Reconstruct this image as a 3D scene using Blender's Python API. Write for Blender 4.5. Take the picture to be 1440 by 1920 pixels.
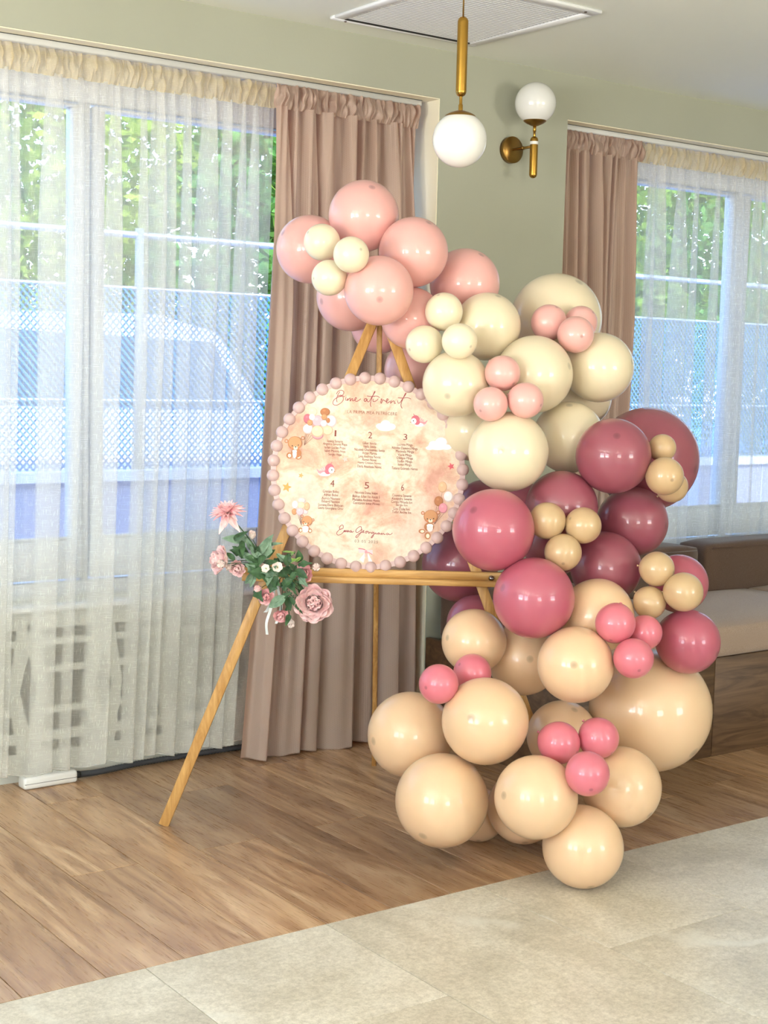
import bpy, bmesh, math, random
from mathutils import Vector, Matrix, noise
random.seed(11)
for o in list(bpy.data.objects): bpy.data.objects.remove(o)
S = bpy.context.scene; COL = S.collection; PI = math.pi

# ---------------------------------------------------------------- camera
cam_d = bpy.data.cameras.new('camera'); cam = bpy.data.objects.new('camera', cam_d); COL.objects.link(cam)
R_ = Vector((.81029777, -.58550131, .02461177)); D_ = Vector((-.03699793, -.09302704, -.99497594)); F_ = Vector((.58484928, .8053162, -.09704194))
m = Matrix((R_, -D_, -F_)).transposed().to_4x4(); m.translation = Vector((0, 0, 1.5)); cam.matrix_world = m
cam_d.sensor_fit = 'VERTICAL'; cam_d.sensor_height = 24.0; cam_d.lens = 24.0 * 2717.4 / 1920.0
cam_d.clip_start = .05; cam_d.clip_end = 200
S.camera = cam
# ---------------------------------------------------------------- sky, sun, exposure
W = bpy.data.worlds.new('sky'); S.world = W; W.use_nodes = True
nt = W.node_tree; nt.nodes.clear()
sky = nt.nodes.new('ShaderNodeTexSky'); sky.sky_type = 'NISHITA'; sky.sun_disc = False
sky.sun_elevation = math.radians(48); sky.sun_rotation = math.radians(200); sky.altitude = 100; sky.dust_density = .6; sky.ozone_density = 3
bg = nt.nodes.new('ShaderNodeBackground'); bg.inputs[1].default_value = .85
wo = nt.nodes.new('ShaderNodeOutputWorld')
nt.links.new(sky.outputs[0], bg.inputs[0]); nt.links.new(bg.outputs[0], wo.inputs[0])
S.view_settings.view_transform = 'Standard'; S.view_settings.look = 'None'
S.view_settings.gamma = 1; S.view_settings.use_curve_mapping = False
S.view_settings.exposure = 0.3

def lamp(name, kind, loc, target, energy, color=(1, 1, 1), **kw):
    d = bpy.data.lights.new(name, kind); d.energy = energy; d.color = color
    for k, v in kw.items(): setattr(d, k, v)
    o = bpy.data.objects.new(name, d); COL.objects.link(o); o.location = loc
    o.rotation_euler = (Vector(target) - Vector(loc)).to_track_quat('-Z', 'Y').to_euler()
    return o
lamp('sun', 'SUN', (2, -8, 12), (4.5, 9, 0), 6.0, (1, .95, .86), angle=.01)
# daylight entering by the openings of the left wall and of the wall behind the camera
for y in (.2, 2.05): lamp('window_daylight', 'AREA', (-3.08, y, 1.55), (0, y, 1.5), 42, (.80, .89, 1), shape='RECTANGLE', size=1.3, size_y=1.5)
for x in (-.6, 4.6): lamp('window_daylight', 'AREA', (x, -4.08, 1.55), (x, 0, 1.5), 42, (1, .96, .9), shape='RECTANGLE', size=1.6, size_y=1.5)

# added area lamps at those openings, tilted up to brighten the ceiling
for y in (.2, 2.05): lamp('ceiling_fill', 'AREA', (-3.06, y, 1.35), (-1.0, y, 4.4), 150, (1, .97, .9), shape='RECTANGLE', size=1.3, size_y=1.1, spread=2.3)
for x in (-.6, 4.6): lamp('ceiling_fill', 'AREA', (x, -4.06, 1.35), (x, -2.2, 4.4), 135, (1, .97, .9), shape='RECTANGLE', size=1.6, size_y=1.1, spread=2.3)

# ---------------------------------------------------------------- helpers
def lin(c):
    return tuple((v / 255 / 12.92) if v / 255 <= .04045 else ((v / 255 + .055) / 1.055) ** 2.4 for v in c) + (1,)
def mat(name, base=(200, 200, 200), rough=.5, metal=0, spec=.5, coat=0, build=None, emit=None):
    M = bpy.data.materials.new(name); M.use_nodes = True; n = M.node_tree; b = n.nodes['Principled BSDF']
    b.inputs['Base Color'].default_value = lin(base); b.inputs['Roughness'].default_value = rough
    b.inputs['Metallic'].default_value = metal; b.inputs['Specular IOR Level'].default_value = spec; b.inputs['Coat Weight'].default_value = coat
    if emit: b.inputs['Emission Color'].default_value = lin(emit[0]); b.inputs['Emission Strength'].default_value = emit[1]
    if build: build(n, b)
    return M
def N(n, t, **kw):
    x = n.nodes.new(t)
    for k, v in kw.items():
        if k.startswith('i_'):
            k = k[2:]; x.inputs[int(k) if k.isdigit() else k.replace('_', ' ')].default_value = v
        else: setattr(x, k, v)
    return x
def L(n, a, b): n.links.new(a, b)
def coords(n, kind='Object', scale=(1, 1, 1), loc=(0, 0, 0), rnd=False, rot=(0, 0, 0)):
    tc = N(n, 'ShaderNodeTexCoord'); mp = N(n, 'ShaderNodeMapping'); mp.inputs['Scale'].default_value = scale; mp.inputs['Location'].default_value = loc; mp.inputs['Rotation'].default_value = rot
    if kind == 'World':
        g = N(n, 'ShaderNodeNewGeometry'); src = g.outputs['Position']
    else: src = tc.outputs[kind]
    if rnd:
        oi = N(n, 'ShaderNodeObjectInfo'); ml = N(n, 'ShaderNodeMath', operation='MULTIPLY', i_1=37.0); L(n, oi.outputs['Random'], ml.inputs[0])
        va = N(n, 'ShaderNodeVectorMath', operation='ADD'); L(n, src, va.inputs[0]); L(n, ml.outputs[0], va.inputs[1]); src = va.outputs[0]
    L(n, src, mp.inputs['Vector']); return mp.outputs[0]
def ramp(n, fac, stops):
    r = N(n, 'ShaderNodeValToRGB'); e = r.color_ramp.elements
    while len(e) < len(stops): e.new(.5)
    for q, (p, c) in zip(e, stops): q.position = p; q.color = lin(c) if len(c) == 3 else c
    L(n, fac, r.inputs[0]); return r.outputs[0]
def noise_t(n, vec, scale, detail=4, rough=.5, dist=0):
    t = N(n, 'ShaderNodeTexNoise'); t.inputs['Scale'].default_value = scale; t.inputs['Detail'].default_value = detail
    t.inputs['Roughness'].default_value = rough; t.inputs['Distortion'].default_value = dist; L(n, vec, t.inputs['Vector']); return t.outputs['Fac']
def mix(n, fac, a, b, mode='MIX'):
    x = N(n, 'ShaderNodeMix', data_type='RGBA', blend_type=mode)
    for s, v in ((x.inputs[0], fac), (x.inputs[6], a), (x.inputs[7], b)):
        if hasattr(v, 'links'): L(n, v, s)
        else: s.default_value = v
    return x.outputs[2]
def bump(n, b, h, strength=.2, dist=.01):
    x = N(n, 'ShaderNodeBump'); x.inputs['Strength'].default_value = strength; x.inputs['Distance'].default_value = dist
    L(n, h, x.inputs['Height']); L(n, x.outputs[0], b.inputs['Normal'])

class MB:
    def __init__(s): s.v = []; s.f = []; s.m = []; s.uv = None; s.sm = []
    def add(s, vs, fs, mi=0, smooth=False):
        o = len(s.v); s.v += [tuple(v) for v in vs]; s.f += [tuple(i + o for i in f) for f in fs]; s.m += [mi] * len(fs); s.sm += [smooth] * len(fs); return s
    def box(s, lo, hi, mi=0):
        x0, y0, z0 = lo; x1, y1, z1 = hi
        v = [(x0, y0, z0), (x1, y0, z0), (x1, y1, z0), (x0, y1, z0), (x0, y0, z1), (x1, y0, z1), (x1, y1, z1), (x0, y1, z1)]
        return s.add(v, [(3, 2, 1, 0), (4, 5, 6, 7), (0, 1, 5, 4), (1, 2, 6, 5), (2, 3, 7, 6), (3, 0, 4, 7)], mi)
    def bar(s, a, b, w, h, up=(0, 0, 1), mi=0):
        a = Vector(a); b = Vector(b); d = (b - a).normalized(); x = d.cross(Vector(up)).normalized(); y = x.cross(d)
        v = [p + x * i * w / 2 + y * j * h / 2 for p in (a, b) for i, j in ((-1, -1), (1, -1), (1, 1), (-1, 1))]
        return s.add(v, [(0, 1, 2, 3), (7, 6, 5, 4), (0, 4, 5, 1), (1, 5, 6, 2), (2, 6, 7, 3), (3, 7, 4, 0)], mi)
    def tube(s, pts, r, seg=8, mi=0, cap=True):
        pts = [Vector(p) for p in pts]; n = len(pts); rr = r if isinstance(r, (list, tuple)) else [r] * n; vs = []; ref = None
        for i, p in enumerate(pts):
            d = (pts[min(i + 1, n - 1)] - pts[max(i - 1, 0)]).normalized()
            if ref is None: ref = d.orthogonal().normalized()
            ref = (ref - d * ref.dot(d)).normalized(); y = d.cross(ref)
            vs += [p + (ref * math.cos(t) + y * math.sin(t)) * rr[i] for t in [2 * PI * k / seg for k in range(seg)]]
        fs = [(i * seg + k, i * seg + (k + 1) % seg, (i + 1) * seg + (k + 1) % seg, (i + 1) * seg + k) for i in range(n - 1) for k in range(seg)]
        if cap: fs += [tuple(range(seg))[::-1], tuple((n - 1) * seg + k for k in range(seg))]
        return s.add(vs, fs, mi, True)
    def lathe(s, prof, o=(0, 0, 0), axis=(0, 0, 1), seg=32, mi=0):
        o = Vector(o); z = Vector(axis).normalized(); x = z.orthogonal().normalized(); y = z.cross(x); vs = []
        for r, h in prof: vs += [o + z * h + (x * math.cos(2 * PI * k / seg) + y * math.sin(2 * PI * k / seg)) * r for k in range(seg)]
        fs = [(i * seg + k, i * seg + (k + 1) % seg, (i + 1) * seg + (k + 1) % seg, (i + 1) * seg + k) for i in range(len(prof) - 1) for k in range(seg)]
        return s.add(vs, fs, mi, True)
    def build(s, name, mats, parent=None, loc=None):
        me = bpy.data.meshes.new(name); me.from_pydata(s.v, [], s.f)
        for q in (mats if isinstance(mats, (list, tuple)) else [mats]): me.materials.append(q)
        for p, i, g in zip(me.polygons, s.m, s.sm): p.material_index = i; p.use_smooth = g
        if s.uv:
            ul = me.uv_layers.new(name='UVMap')
            for l in me.loops: ul.data[l.index].uv = s.uv[l.vertex_index]
        me.update(); o = bpy.data.objects.new(name, me); COL.objects.link(o)
        if parent: o.parent = parent
        if loc is not None: o.location = loc
        return o
def bevel(o, w, seg=2):
    b = o.modifiers.new('bevel', 'BEVEL'); b.width = w; b.segments = seg; b.limit_method = 'ANGLE'; b.harden_normals = False
    for p in o.data.polygons: p.use_smooth = True
    return o
def thing(name, label, cat, loc=(0, 0, 0), group=None, rz=0):
    o = bpy.data.objects.new(name, None); COL.objects.link(o); o.location = loc; o.rotation_euler = (0, 0, rz); o.empty_display_size = .1
    return tag(o, label, cat, group)
def tag(o, label, cat, group=None):
    o['label'] = label; o['category'] = cat
    if group: o['group'] = group
    return o
def struct(o): o['kind'] = 'structure'; return o
def stuff(o): o['kind'] = 'stuff'; return o
def part(mesh, name, parent, loc=(0, 0, 0), rot=(0, 0, 0), scale=(1, 1, 1)):
    o = bpy.data.objects.new(name, mesh); COL.objects.link(o); o.parent = parent; o.location = loc; o.rotation_euler = rot; o.scale = scale; return o
def crom(pts, k=6, closed=False):
    out = []; n = len(pts); pts = [Vector(p) for p in pts]
    for i in range(n - 1):
        p0, p1, p2, p3 = pts[max(i - 1, 0)], pts[i], pts[i + 1], pts[min(i + 2, n - 1)]
        for j in range(k):
            t = j / k; out.append(.5 * ((2 * p1) + (p2 - p0) * t + (2 * p0 - 5 * p1 + 4 * p2 - p3) * t * t + (3 * p1 - p0 - 3 * p2 + p3) * t ** 3))
    out.append(pts[-1]); return out

# ---------------------------------------------------------------- materials
def wallb(n, b):
    v = coords(n, 'World'); f = noise_t(n, v, 1.2, 2); L(n, ramp(n, f, [(.3, (168, 169, 152)), (.7, (174, 175, 158))]), b.inputs['Base Color'])
    bump(n, b, noise_t(n, v, 180, 3), .12, .002)
M_wall = mat('wall_paint', rough=.85, spec=.2, build=wallb)
def ceilb(n, b):
    v = coords(n, 'World'); bump(n, b, noise_t(n, v, 150, 3), .06, .002)
M_ceil = mat('ceiling_paint', (236, 238, 228), .9, spec=.2, build=ceilb)
M_reveal = mat('reveal_paint', (240, 232, 208), .8, spec=.2, build=ceilb)
M_pvc = mat('white_pvc', (236, 238, 240), .35)
M_sill = mat('white_sill', (235, 236, 236), .4)
def glassb(n, b):
    out = n.nodes['Material Output']; tr = N(n, 'ShaderNodeBsdfTransparent'); tr.inputs[0].default_value = (.95, .975, .98, 1); gl = N(n, 'ShaderNodeBsdfGlossy'); gl.inputs['Roughness'].default_value = .01
    fr = N(n, 'ShaderNodeFresnel'); gg = N(n, 'ShaderNodeNewGeometry'); mr = N(n, 'ShaderNodeMapRange', i_3=1.45, i_4=1 / 1.45); L(n, gg.outputs['Backfacing'], mr.inputs[0]); L(n, mr.outputs[0], fr.inputs[0]); mx = N(n, 'ShaderNodeMixShader'); L(n, fr.outputs[0], mx.inputs[0]); L(n, tr.outputs[0], mx.inputs[1]); L(n, gl.outputs[0], mx.inputs[2]); L(n, mx.outputs[0], out.inputs[0])
M_glass = mat('window_glass', build=glassb)
def plankb(n, b):
    v = coords(n, 'Object', (1, 1, 1), rnd=True); oi = N(n, 'ShaderNodeObjectInfo')
    st = N(n, 'ShaderNodeMapping'); st.inputs['Scale'].default_value = (8, .9, 1); L(n, v, st.inputs[0])
    f = noise_t(n, st.outputs[0], 1.3, 6, .6, 2.2)
    fine = N(n, 'ShaderNodeMapping'); fine.inputs['Scale'].default_value = (90, 3, 1); L(n, v, fine.inputs[0]); g = noise_t(n, fine.outputs[0], 3, 3, .6)
    c = ramp(n, f, [(.28, (146, 110, 78)), (.42, (178, 140, 104)), (.55, (202, 166, 128)), (.72, (230, 200, 164))])
    c2 = ramp(n, g, [(.3, (180, 172, 165)), (.7, (255, 255, 255))])
    c = mix(n, .32, c, c2, 'MULTIPLY')
    tone = ramp(n, oi.outputs['Random'], [(0, (192, 184, 180)), (.5, (236, 230, 224)), (1, (255, 250, 242))]); c = mix(n, .8, c, tone, 'MULTIPLY')
    L(n, c, b.inputs['Base Color']); bump(n, b, g, .12, .002)
    rr = N(n, 'ShaderNodeMapRange', i_3=.22, i_4=.36); L(n, g, rr.inputs[0]); L(n, rr.outputs[0], b.inputs['Roughness'])
M_plank = mat('oak_vinyl', rough=.35, spec=.9, build=plankb)
def tileb(n, b):
    v = coords(n, 'Object', rnd=True); f = noise_t(n, v, 2.6, 8, .65, .6); s = noise_t(n, v, 70, 6, .9)
    c = ramp(n, f, [(.3, (192, 183, 165)), (.5, (218, 209, 191)), (.7, (238, 231, 216))]); c = mix(n, .62, c, ramp(n, s, [(.38, (178, 172, 162)), (.62, (255, 255, 255))]), 'MULTIPLY')
    w = N(n, 'ShaderNodeTexWave', wave_type='BANDS', bands_direction='DIAGONAL'); w.inputs['Scale'].default_value = .55; w.inputs['Distortion'].default_value = 9; w.inputs['Detail'].default_value = 4; w.inputs['Detail Scale'].default_value = 1.3; L(n, v, w.inputs['Vector'])
    vein = ramp(n, w.outputs['Fac'], [(.985, (0, 0, 0)), (.999, (255, 255, 255))]); gate = ramp(n, noise_t(n, v, 3.1, 2), [(.46, (0, 0, 0)), (.58, (200, 200, 200))])
    vg = mix(n, 1.0, vein, gate, 'MULTIPLY'); c = mix(n, vg, c, lin((226, 222, 210))); L(n, c, b.inputs['Base Color']); bump(n, b, s, .1, .001)
M_tile = mat('stone_tile', rough=.34, spec=.7, build=tileb)
M_grout = mat('joint_dark', (60, 50, 40), .8)  # dark brown base seen in the floor joints
def woodb(c1, c2, sc=(3, 3, 40)):
    def f(n, b):
        v = coords(n, 'Object', sc, rnd=True); t = noise_t(n, v, 1.4, 5, .6, 1.5); L(n, ramp(n, t, [(.3, c1), (.7, c2)]), b.inputs['Base Color']); bump(n, b, t, .08, .002)
    return f
M_pine = mat('pine_wood', rough=.42, build=woodb((172, 122, 62), (214, 168, 104), (30, 30, 2.2)))
M_pine_h = mat('pine_wood_tray', rough=.42, build=woodb((178, 128, 66), (220, 174, 108), (2.2, 30, 30)))
M_oak = mat('dark_oak', rough=.55, build=woodb((70, 49, 32), (124, 94, 66), (1.6, 9, 14)))
def fabb(c1, c2, sc=420):
    def f(n, b):
        v = coords(n, 'Object'); t = noise_t(n, v, sc, 2, .8); L(n, ramp(n, t, [(.3, c1), (.7, c2)]), b.inputs['Base Color']); bump(n, b, t, .35, .002); b.inputs['Sheen Weight'].default_value = .25
    return f
M_seat = mat('taupe_fabric', rough=.95, spec=.15, build=fabb((146, 122, 104), (184, 162, 146)))
M_back = mat('brown_fabric', rough=.95, spec=.15, build=fabb((86, 64, 52), (114, 92, 78)))
M_brass = mat('brushed_brass', (176, 136, 62), .27, 1)
M_brass_d = mat('aged_brass', (150, 116, 62), .33, 1)
M_globe = mat('opal_glass', (228, 227, 224), .16, spec=.5, coat=.4)
M_white = mat('white_plastic', (232, 230, 224), .4)
M_dark = mat('dark_slot', (30, 28, 26), .6)
M_hose = mat('grey_conduit', (72, 74, 78), .5)
M_steel = mat('steel_knob', (150, 142, 136), .2, 1)
M_vent = mat('vent_white', (240, 241, 242), .5); M_ventb = mat('vent_grey', (150, 152, 155), .8)
M_railm = mat('rail_grey', (205, 206, 204), .45)

# ---------------------------------------------------------------- room shell
H = 2.768; YW = 4.65; YG = 4.95; SOF = 2.58; XC0 = 3.604; XC1 = 4.289
XL, XR, YF = -3.0, 8.6, -4.0
w = MB()
w.box((XL - .2, YW, SOF), (XR + .2, YG + .2, H))                        # beam above both windows
w.box((XC0, YW, 0), (XC1, YG + .2, SOF))                               # column between the windows
w.box((XL - .2, YW, 0), (.25, YG + .2, SOF)); w.box((8.3, YW, 0), (XR + .2, YG + .2, SOF))
wb = struct(w.build('wall_back', M_wall))
r = MB()                                                               # pale paint inside the recesses
for a, b in ((.25, XC0), (XC1, 8.3)):
    r.box((a, YW + .004, SOF - .004), (b, YG + .1, SOF)); r.box((a, YW + .004, .0), (a + .004, YG + .1, SOF - .004)); r.box((b - .004, YW + .004, .0), (b, YG + .1, SOF - .004))
struct(r.build('trim_1', M_reveal))
p = MB(); p.box((.254, 4.90, 0), (XC0 - .004, YG + .2, .62)); p.box((XC1 + .004, 4.90, 0), (8.296, YG + .2, .62)); struct(p.build('wall_parapet', M_wall))
p = MB(); p.box((XL, YW, -.1), (XL, YW, -.1))
p = MB(); p.box((XL - .3, YF - .3, H), (XR + .3, YG + .2, H + .25)); struct(p.build('ceiling', M_ceil))
p = MB()
def wall_with_holes(p, axis, at, th, a0, a1, holes):
    def bx(u0, u1, z0, z1):
        if axis == 'x': p.box((min(at, at + th), u0, z0), (max(at, at + th), u1, z1))
        else: p.box((u0, min(at, at + th), z0), (u1, max(at, at + th), z1))
    x = a0
    for h0, h1, z0, z1 in holes:
        bx(x, h0, 0, H); bx(h0, h1, 0, z0); bx(h0, h1, z1, H); x = h1
    bx(x, a1, 0, H)
wall_with_holes(p, 'x', XL, -.2, YF, YW, [(-.5, .9, .75, 2.35), (1.35, 2.75, .75, 2.35)]); struct(p.build('wall_left', M_wall))
p = MB(); wall_with_holes(p, 'y', YF, -.2, XL - .2, XR + .2, [(-1.5, .3, .75, 2.35), (3.7, 5.5, .75, 2.35)]); struct(p.build('wall_front', M_wall))
p = MB(); p.box((XR, YF, 0), (XR + .2, YW, H)); struct(p.build('wall_right', M_wall))

# floor: slab with planks and stone tiles laid on it one by one
p = MB(); p.box((XL - .2, YF - .2, -.2), (XR + .2, YG + .2, -.008)); fl = struct(p.build('floor', M_grout))
YE = 3.16; PX0 = 1.4878; PW = .2162
def slab_mesh(name, w_, l_, m_, g=.0022, ch=.0006):
    q = MB(); x = w_ / 2 - g / 2; y = l_ / 2 - g / 2
    v = [(-x, -y, -.008), (x, -y, -.008), (x, y, -.008), (-x, y, -.008), (-x, -y, -ch), (x, -y, -ch), (x, y, -ch), (-x, y, -ch), (-x + ch, -y + ch, 0), (x - ch, -y + ch, 0), (x - ch, y - ch, 0), (-x + ch, y - ch, 0)]
    f = [(0, 1, 5, 4), (1, 2, 6, 5), (2, 3, 7, 6), (3, 0, 4, 7), (4, 5, 9, 8), (5, 6, 10, 9), (6, 7, 11, 10), (7, 4, 8, 11), (8, 9, 10, 11)]
    q.add(v, f); me = bpy.data.meshes.new(name); me.from_pydata(q.v, [], q.f); me.materials.append(m_); return me
PL = 1.52; cache = {}
joint = {-6: 4.5, -5: 4.64, -4: 4.55, -3: 4.62, -2: 4.6, -1: 4.52, 0: 4.66, 1: 3.862, 2: 4.562, 3: 3.872, 4: 4.45, 5: 3.887, 6: 4.6, 7: 3.9, 8: 3.55, 9: 4.3, 10: 3.5}
for k in range(-8, 33):
    x = PX0 + PW * (k + .5) ; j = joint.get(k, YE + (.2 + .618 * 1.7 * (k + 20)) % PL)
    ys = [YE]; q = j
    while q - PL > YE: q -= PL
    while q < 4.9: ys.append(q); q += PL
    ys.append(4.9)
    for a, b in zip(ys, ys[1:]):
        if b - a < .02: continue
        l = round(b - a, 3)
        if l not in cache: cache[l] = slab_mesh('plank', PW, l, M_plank)
        part(cache[l], 'plank', fl, (x, (a + b) / 2, 0))
TW = .5403; TL = 1.075; tc = {}
for k in range(-5, 12):
    x = 1.593 + TW * (k + .5); full = (k % 2 == 1)
    ys = [YE]; q = YE - (TL if full else TL / 2)
    while q > .9: ys.append(q); q -= TL
    for b, a in zip(ys, ys[1:]):
        l = round(b - a, 3)
        if l not in tc: tc[l] = slab_mesh('tile', TW, l, M_tile)
        part(tc[l], 'tile', fl, (x, (a + b) / 2, 0))
p = MB(); p.box((XL, YF, -.008), (XR, .4, -.0002)); struct(p.build('trim_2', M_tile))   # the same tiling behind the camera

# windows
def window(name, x0, x1, mulls):
    f = MB(); z0, z1 = .62, 2.52
    f.box((x0, YG, z0), (x1, YG + .07, .70)); f.box((x0, YG, 2.43), (x1, YG + .07, z1)); f.box((x0, YG, .70), (x0 + .06, YG + .07, 2.43)); f.box((x1 - .06, YG, .70), (x1, YG + .07, 2.43))
    xs = [x0 + .06] + [v for c in mulls for v in (c - .012, c + .012)] + [x1 - .06]
    for c in mulls: f.box((c - .012, YG, .70), (c + .012, YG + .07, 2.43))
    f.box((x0, YG - .01, 2.52), (x1, YG + .1, SOF - .004))
    o = struct(bevel(f.build(name, M_pvc), .004, 1))
    for a, b in zip(xs[::2], xs[1::2]):
        s = MB(); a2, b2, c2, d2 = a + .008, b - .008, .712, 2.42; t = .042; y0, y1 = YG - .018, YG + .05
        s.box((a2, y0, c2), (b2, y1, c2 + .145)); s.box((a2, y0, d2 - t + .03), (b2, y1, d2)); s.box((a2, y0, c2 + .145), (a2 + t, y1, d2 - t + .03)); s.box((b2 - t, y0, c2 + .145), (b2, y1, d2 - t + .03))
        s.box((a2 + t - .012, y0 - .004, c2 + .145), (b2 - t + .012, y0 + .01, c2 + .157))
        q = bevel(s.build('sash', M_pvc, o), .004, 1)
        g = MB(); g.box((a2 + t, YG + .015, c2 + .145), (b2 - t, YG + .02, d2 - t + .03)); g.build('pane', M_glass, q)
    return o
window('window_1', .254, XC0 - .004, [1.25, 2.235, 3.22]); window('window_2', XC1 + .004, 8.296, [5.755, 7.1])
s = MB(); s.box((.256, 4.80, .62), (XC0 - .006, YG + .0, .642)); struct(bevel(s.build('trim_3', M_sill), .006))
s = MB(); s.box((XC1 + .006, 4.80, .62), (8.29, YG + .0, .642)); struct(bevel(s.build('trim_4', M_sill), .006))
# the openings behind the camera
for n_, (ax, at, a, b) in enumerate((('x', XL - .1, -.5, .9), ('x', XL - .1, 1.35, 2.75), ('y', YF - .1, -1.5, .3), ('y', YF - .1, 3.7, 5.5))):
    f = MB(); mid = (a + b) / 2
    for (u0, u1, z0, z1) in ((a, b, .75, .82), (a, b, 2.28, 2.35), (a, a + .07, .82, 2.28), (b - .07, b, .82, 2.28), (mid - .04, mid + .04, .82, 2.28)):
        if ax == 'x': f.box((at + .04, u0, z0), (at + .1, u1, z1))
        else: f.box((u0, at + .04, z0), (u1, at + .1, z1))
    struct(f.build('window_%d' % (n_ + 3), M_pvc))

# radiator cover seen through the sheer curtain: white fretwork over a dark backing
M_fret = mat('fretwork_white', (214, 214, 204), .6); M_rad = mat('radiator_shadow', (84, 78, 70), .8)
rc = thing('radiator_cover', 'white fretwork radiator cover below the left window behind the sheer curtain', 'radiator cover', (.6, 4.86, 0))
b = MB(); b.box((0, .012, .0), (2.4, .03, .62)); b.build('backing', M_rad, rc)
f = MB(); RX = .6; zs = [i * .0125 for i in range(52)] + [.655]
def prism(x0, x1, x2, x3, z0, z1):         # trapezoid slab from (x0,x1) at z0 to (x2,x3) at z1
    f.add([(x0, 0, z0), (x1, 0, z0), (x3, 0, z1), (x2, 0, z1), (x0, .011, z0), (x1, .011, z0), (x3, .011, z1), (x2, .011, z1)], [(0, 1, 2, 3), (7, 6, 5, 4), (0, 4, 5, 1), (2, 6, 7, 3), (1, 5, 6, 2), (0, 3, 7, 4)])
cents = [(1.979 - RX + .29 * k, 'd') for k in range(-5, 6)] + [(2.124 - RX + .29 * k, 'l') for k in range(-5, 5)]; cents = sorted(c for c in cents if .11 < c[0] < 2.3)
slots = [(.10, .1375), (.175, .2375), (.2625, .3875), (.4125, .4875), (.5125, .55)]
def half(kind, z):
    if kind == 'd':
        if abs(z - .325) < .1376: return .034 * (1 - abs(z - .325) / .1376)
        for zc in (.085, .56):
            if abs(z - zc) < .0126: return .007
        return 0
    return .070 + .034 * abs(z - .325) / .24
def slotted(z0, z1): return any(z0 >= a_ - 1e-6 and z1 <= b_ + 1e-6 for a_, b_ in slots)
for z0, z1 in zip(zs, zs[1:]):
    x0 = x2 = 0.
    for c, k in cents:
        if k == 'l' and not slotted(z0, z1): continue
        h0, h1 = half(k, z0), half(k, z1)
        if h0 + h1 < .004: continue
        prism(x0, c - h0, x2, c - h1, z0, z1); x0 = c + h0; x2 = c + h1
    prism(x0, 2.4, x2, 2.4, z0, z1)
for i in range(60):
    xa = 2.4 * i / 60; fz = .655 + .014 * abs(math.sin(xa * PI / .29)); f.box((xa, 0, .654), (xa + .0401, .011, fz))
f.build('fretwork', M_fret, rc)

# ---------------------------------------------------------------- ceiling vent
v = thing('ceiling_vent', 'square white louvred air vent set in the ceiling', 'vent', (2.965, 3.78, H))
vw, vl = .668, .712
f = MB(); f.box((0, 0, -.012), (vw, .05, 0)); f.box((0, vl - .03, -.012), (vw, vl, 0)); f.box((0, .05, -.012), (.045, vl - .03, 0)); f.box((vw - .045, .05, -.012), (vw, vl - .03, 0)); bevel(f.build('frame', M_vent, v), .003, 1)
f = MB(); f.box((.045, vl - .036, -.0125), (vw - .045, vl - .0305, -.004)); f.build('shadow_gap', M_dark, v); f = MB(); f.box((.045, .05, -.0074), (vw - .045, vl - .036, -.001)); f.build('backing', M_ventb, v)
lm = MB(); lm.box((.05, -.0058, -.0088), (vw - .05, .0058, -.0072)); me = None
for i in range(32):
    y = .062 + i * (vl - .11) / 31.0
    if me is None:
        o = lm.build('louvre', M_vent, v); me = o.data; o.location = (0, y, 0)
    else: part(me, 'louvre', v, (0, y, 0))
for x, y in ((.06, .022), (vw - .06, .022), (.06, vl - .014), (vw - .06, vl - .014)):
    s = MB(); s.lathe([(0, -.0145), (.004, -.0145), (.006, -.012)], (x, y, 0), seg=10); s.build('screw', M_steel, v)

# ---------------------------------------------------------------- lamps
def pill(mb, r, z0, z1, o=(0, 0, 0), axis=(0, 0, 1)):
    pr = [(r * math.sin(t) , z0 + r - r * math.cos(t)) for t in [PI / 2 * i / 8 for i in range(9)]] + [(r * math.cos(t), z1 - r + r * math.sin(t)) for t in [PI / 2 * i / 8 for i in range(9)]]
    mb.lathe(pr, o, axis, 28)
def globe(mb, r, z): mb.lathe([(r * math.sin(PI * i / 28), z - r * math.cos(PI * i / 28)) for i in range(29)], seg=48)
pd = thing('pendant_lamp', 'brass pendant lamp with a white glass globe hanging from the ceiling', 'lamp', (2.79, 3.5, 2.2))
g = MB(); globe(g, .0823, 0); g.build('globe', M_globe, pd)
g = MB(); g.lathe([(.047, .0675), (.046, .0715), (.033, .079), (.014, .0855), (.0, .087)], seg=36); g.build('globe_cap', M_brass_d, pd)
g = MB(); g.lathe([(0, .08), (.0066, .08), (.0068, .083), (.0068, .104), (.0052, .105), (.0048, .106), (.0048, .13)], seg=20); g.build('stem', M_brass, pd)
g = MB(); pill(g, .0163, .127, .363); g.build('rod', M_brass, pd)
g = MB(); g.tube([(0, 0, .36), (0, 0, .556)], .0026, 8); g.build('cable', M_brass_d, pd)
g = MB(); g.lathe([(0, .568), (.05, .568), (.05, .545), (0, .545)], seg=32); g.build('ceiling_rose', M_brass, pd)
sc = thing('wall_lamp', 'brass wall lamp with a white glass globe on the column between windows', 'lamp', (3.972, 4.5, 2.587))
g = MB(); globe(g, .083, 0); g.build('globe', M_globe, sc)
g = MB(); g.lathe([(.047, -.0675), (.046, -.0715), (.033, -.080), (.014, -.089), (.0, -.091)], seg=36); g.build('globe_cap', M_brass_d, sc)
g = MB(); g.lathe([(0, -.084), (.0066, -.084), (.0066, -.112), (.005, -.113), (.005, -.134)], seg=18); g.build('stem', M_brass, sc)
g = MB(); pill(g, .0163, -.297, -.130); sr = g.build('rod', M_brass, sc)
g = MB(); g.lathe([(.0167, -.163), (.0167, -.151)], seg=24); lb = g.build('paper_label', M_white, sr)
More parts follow.
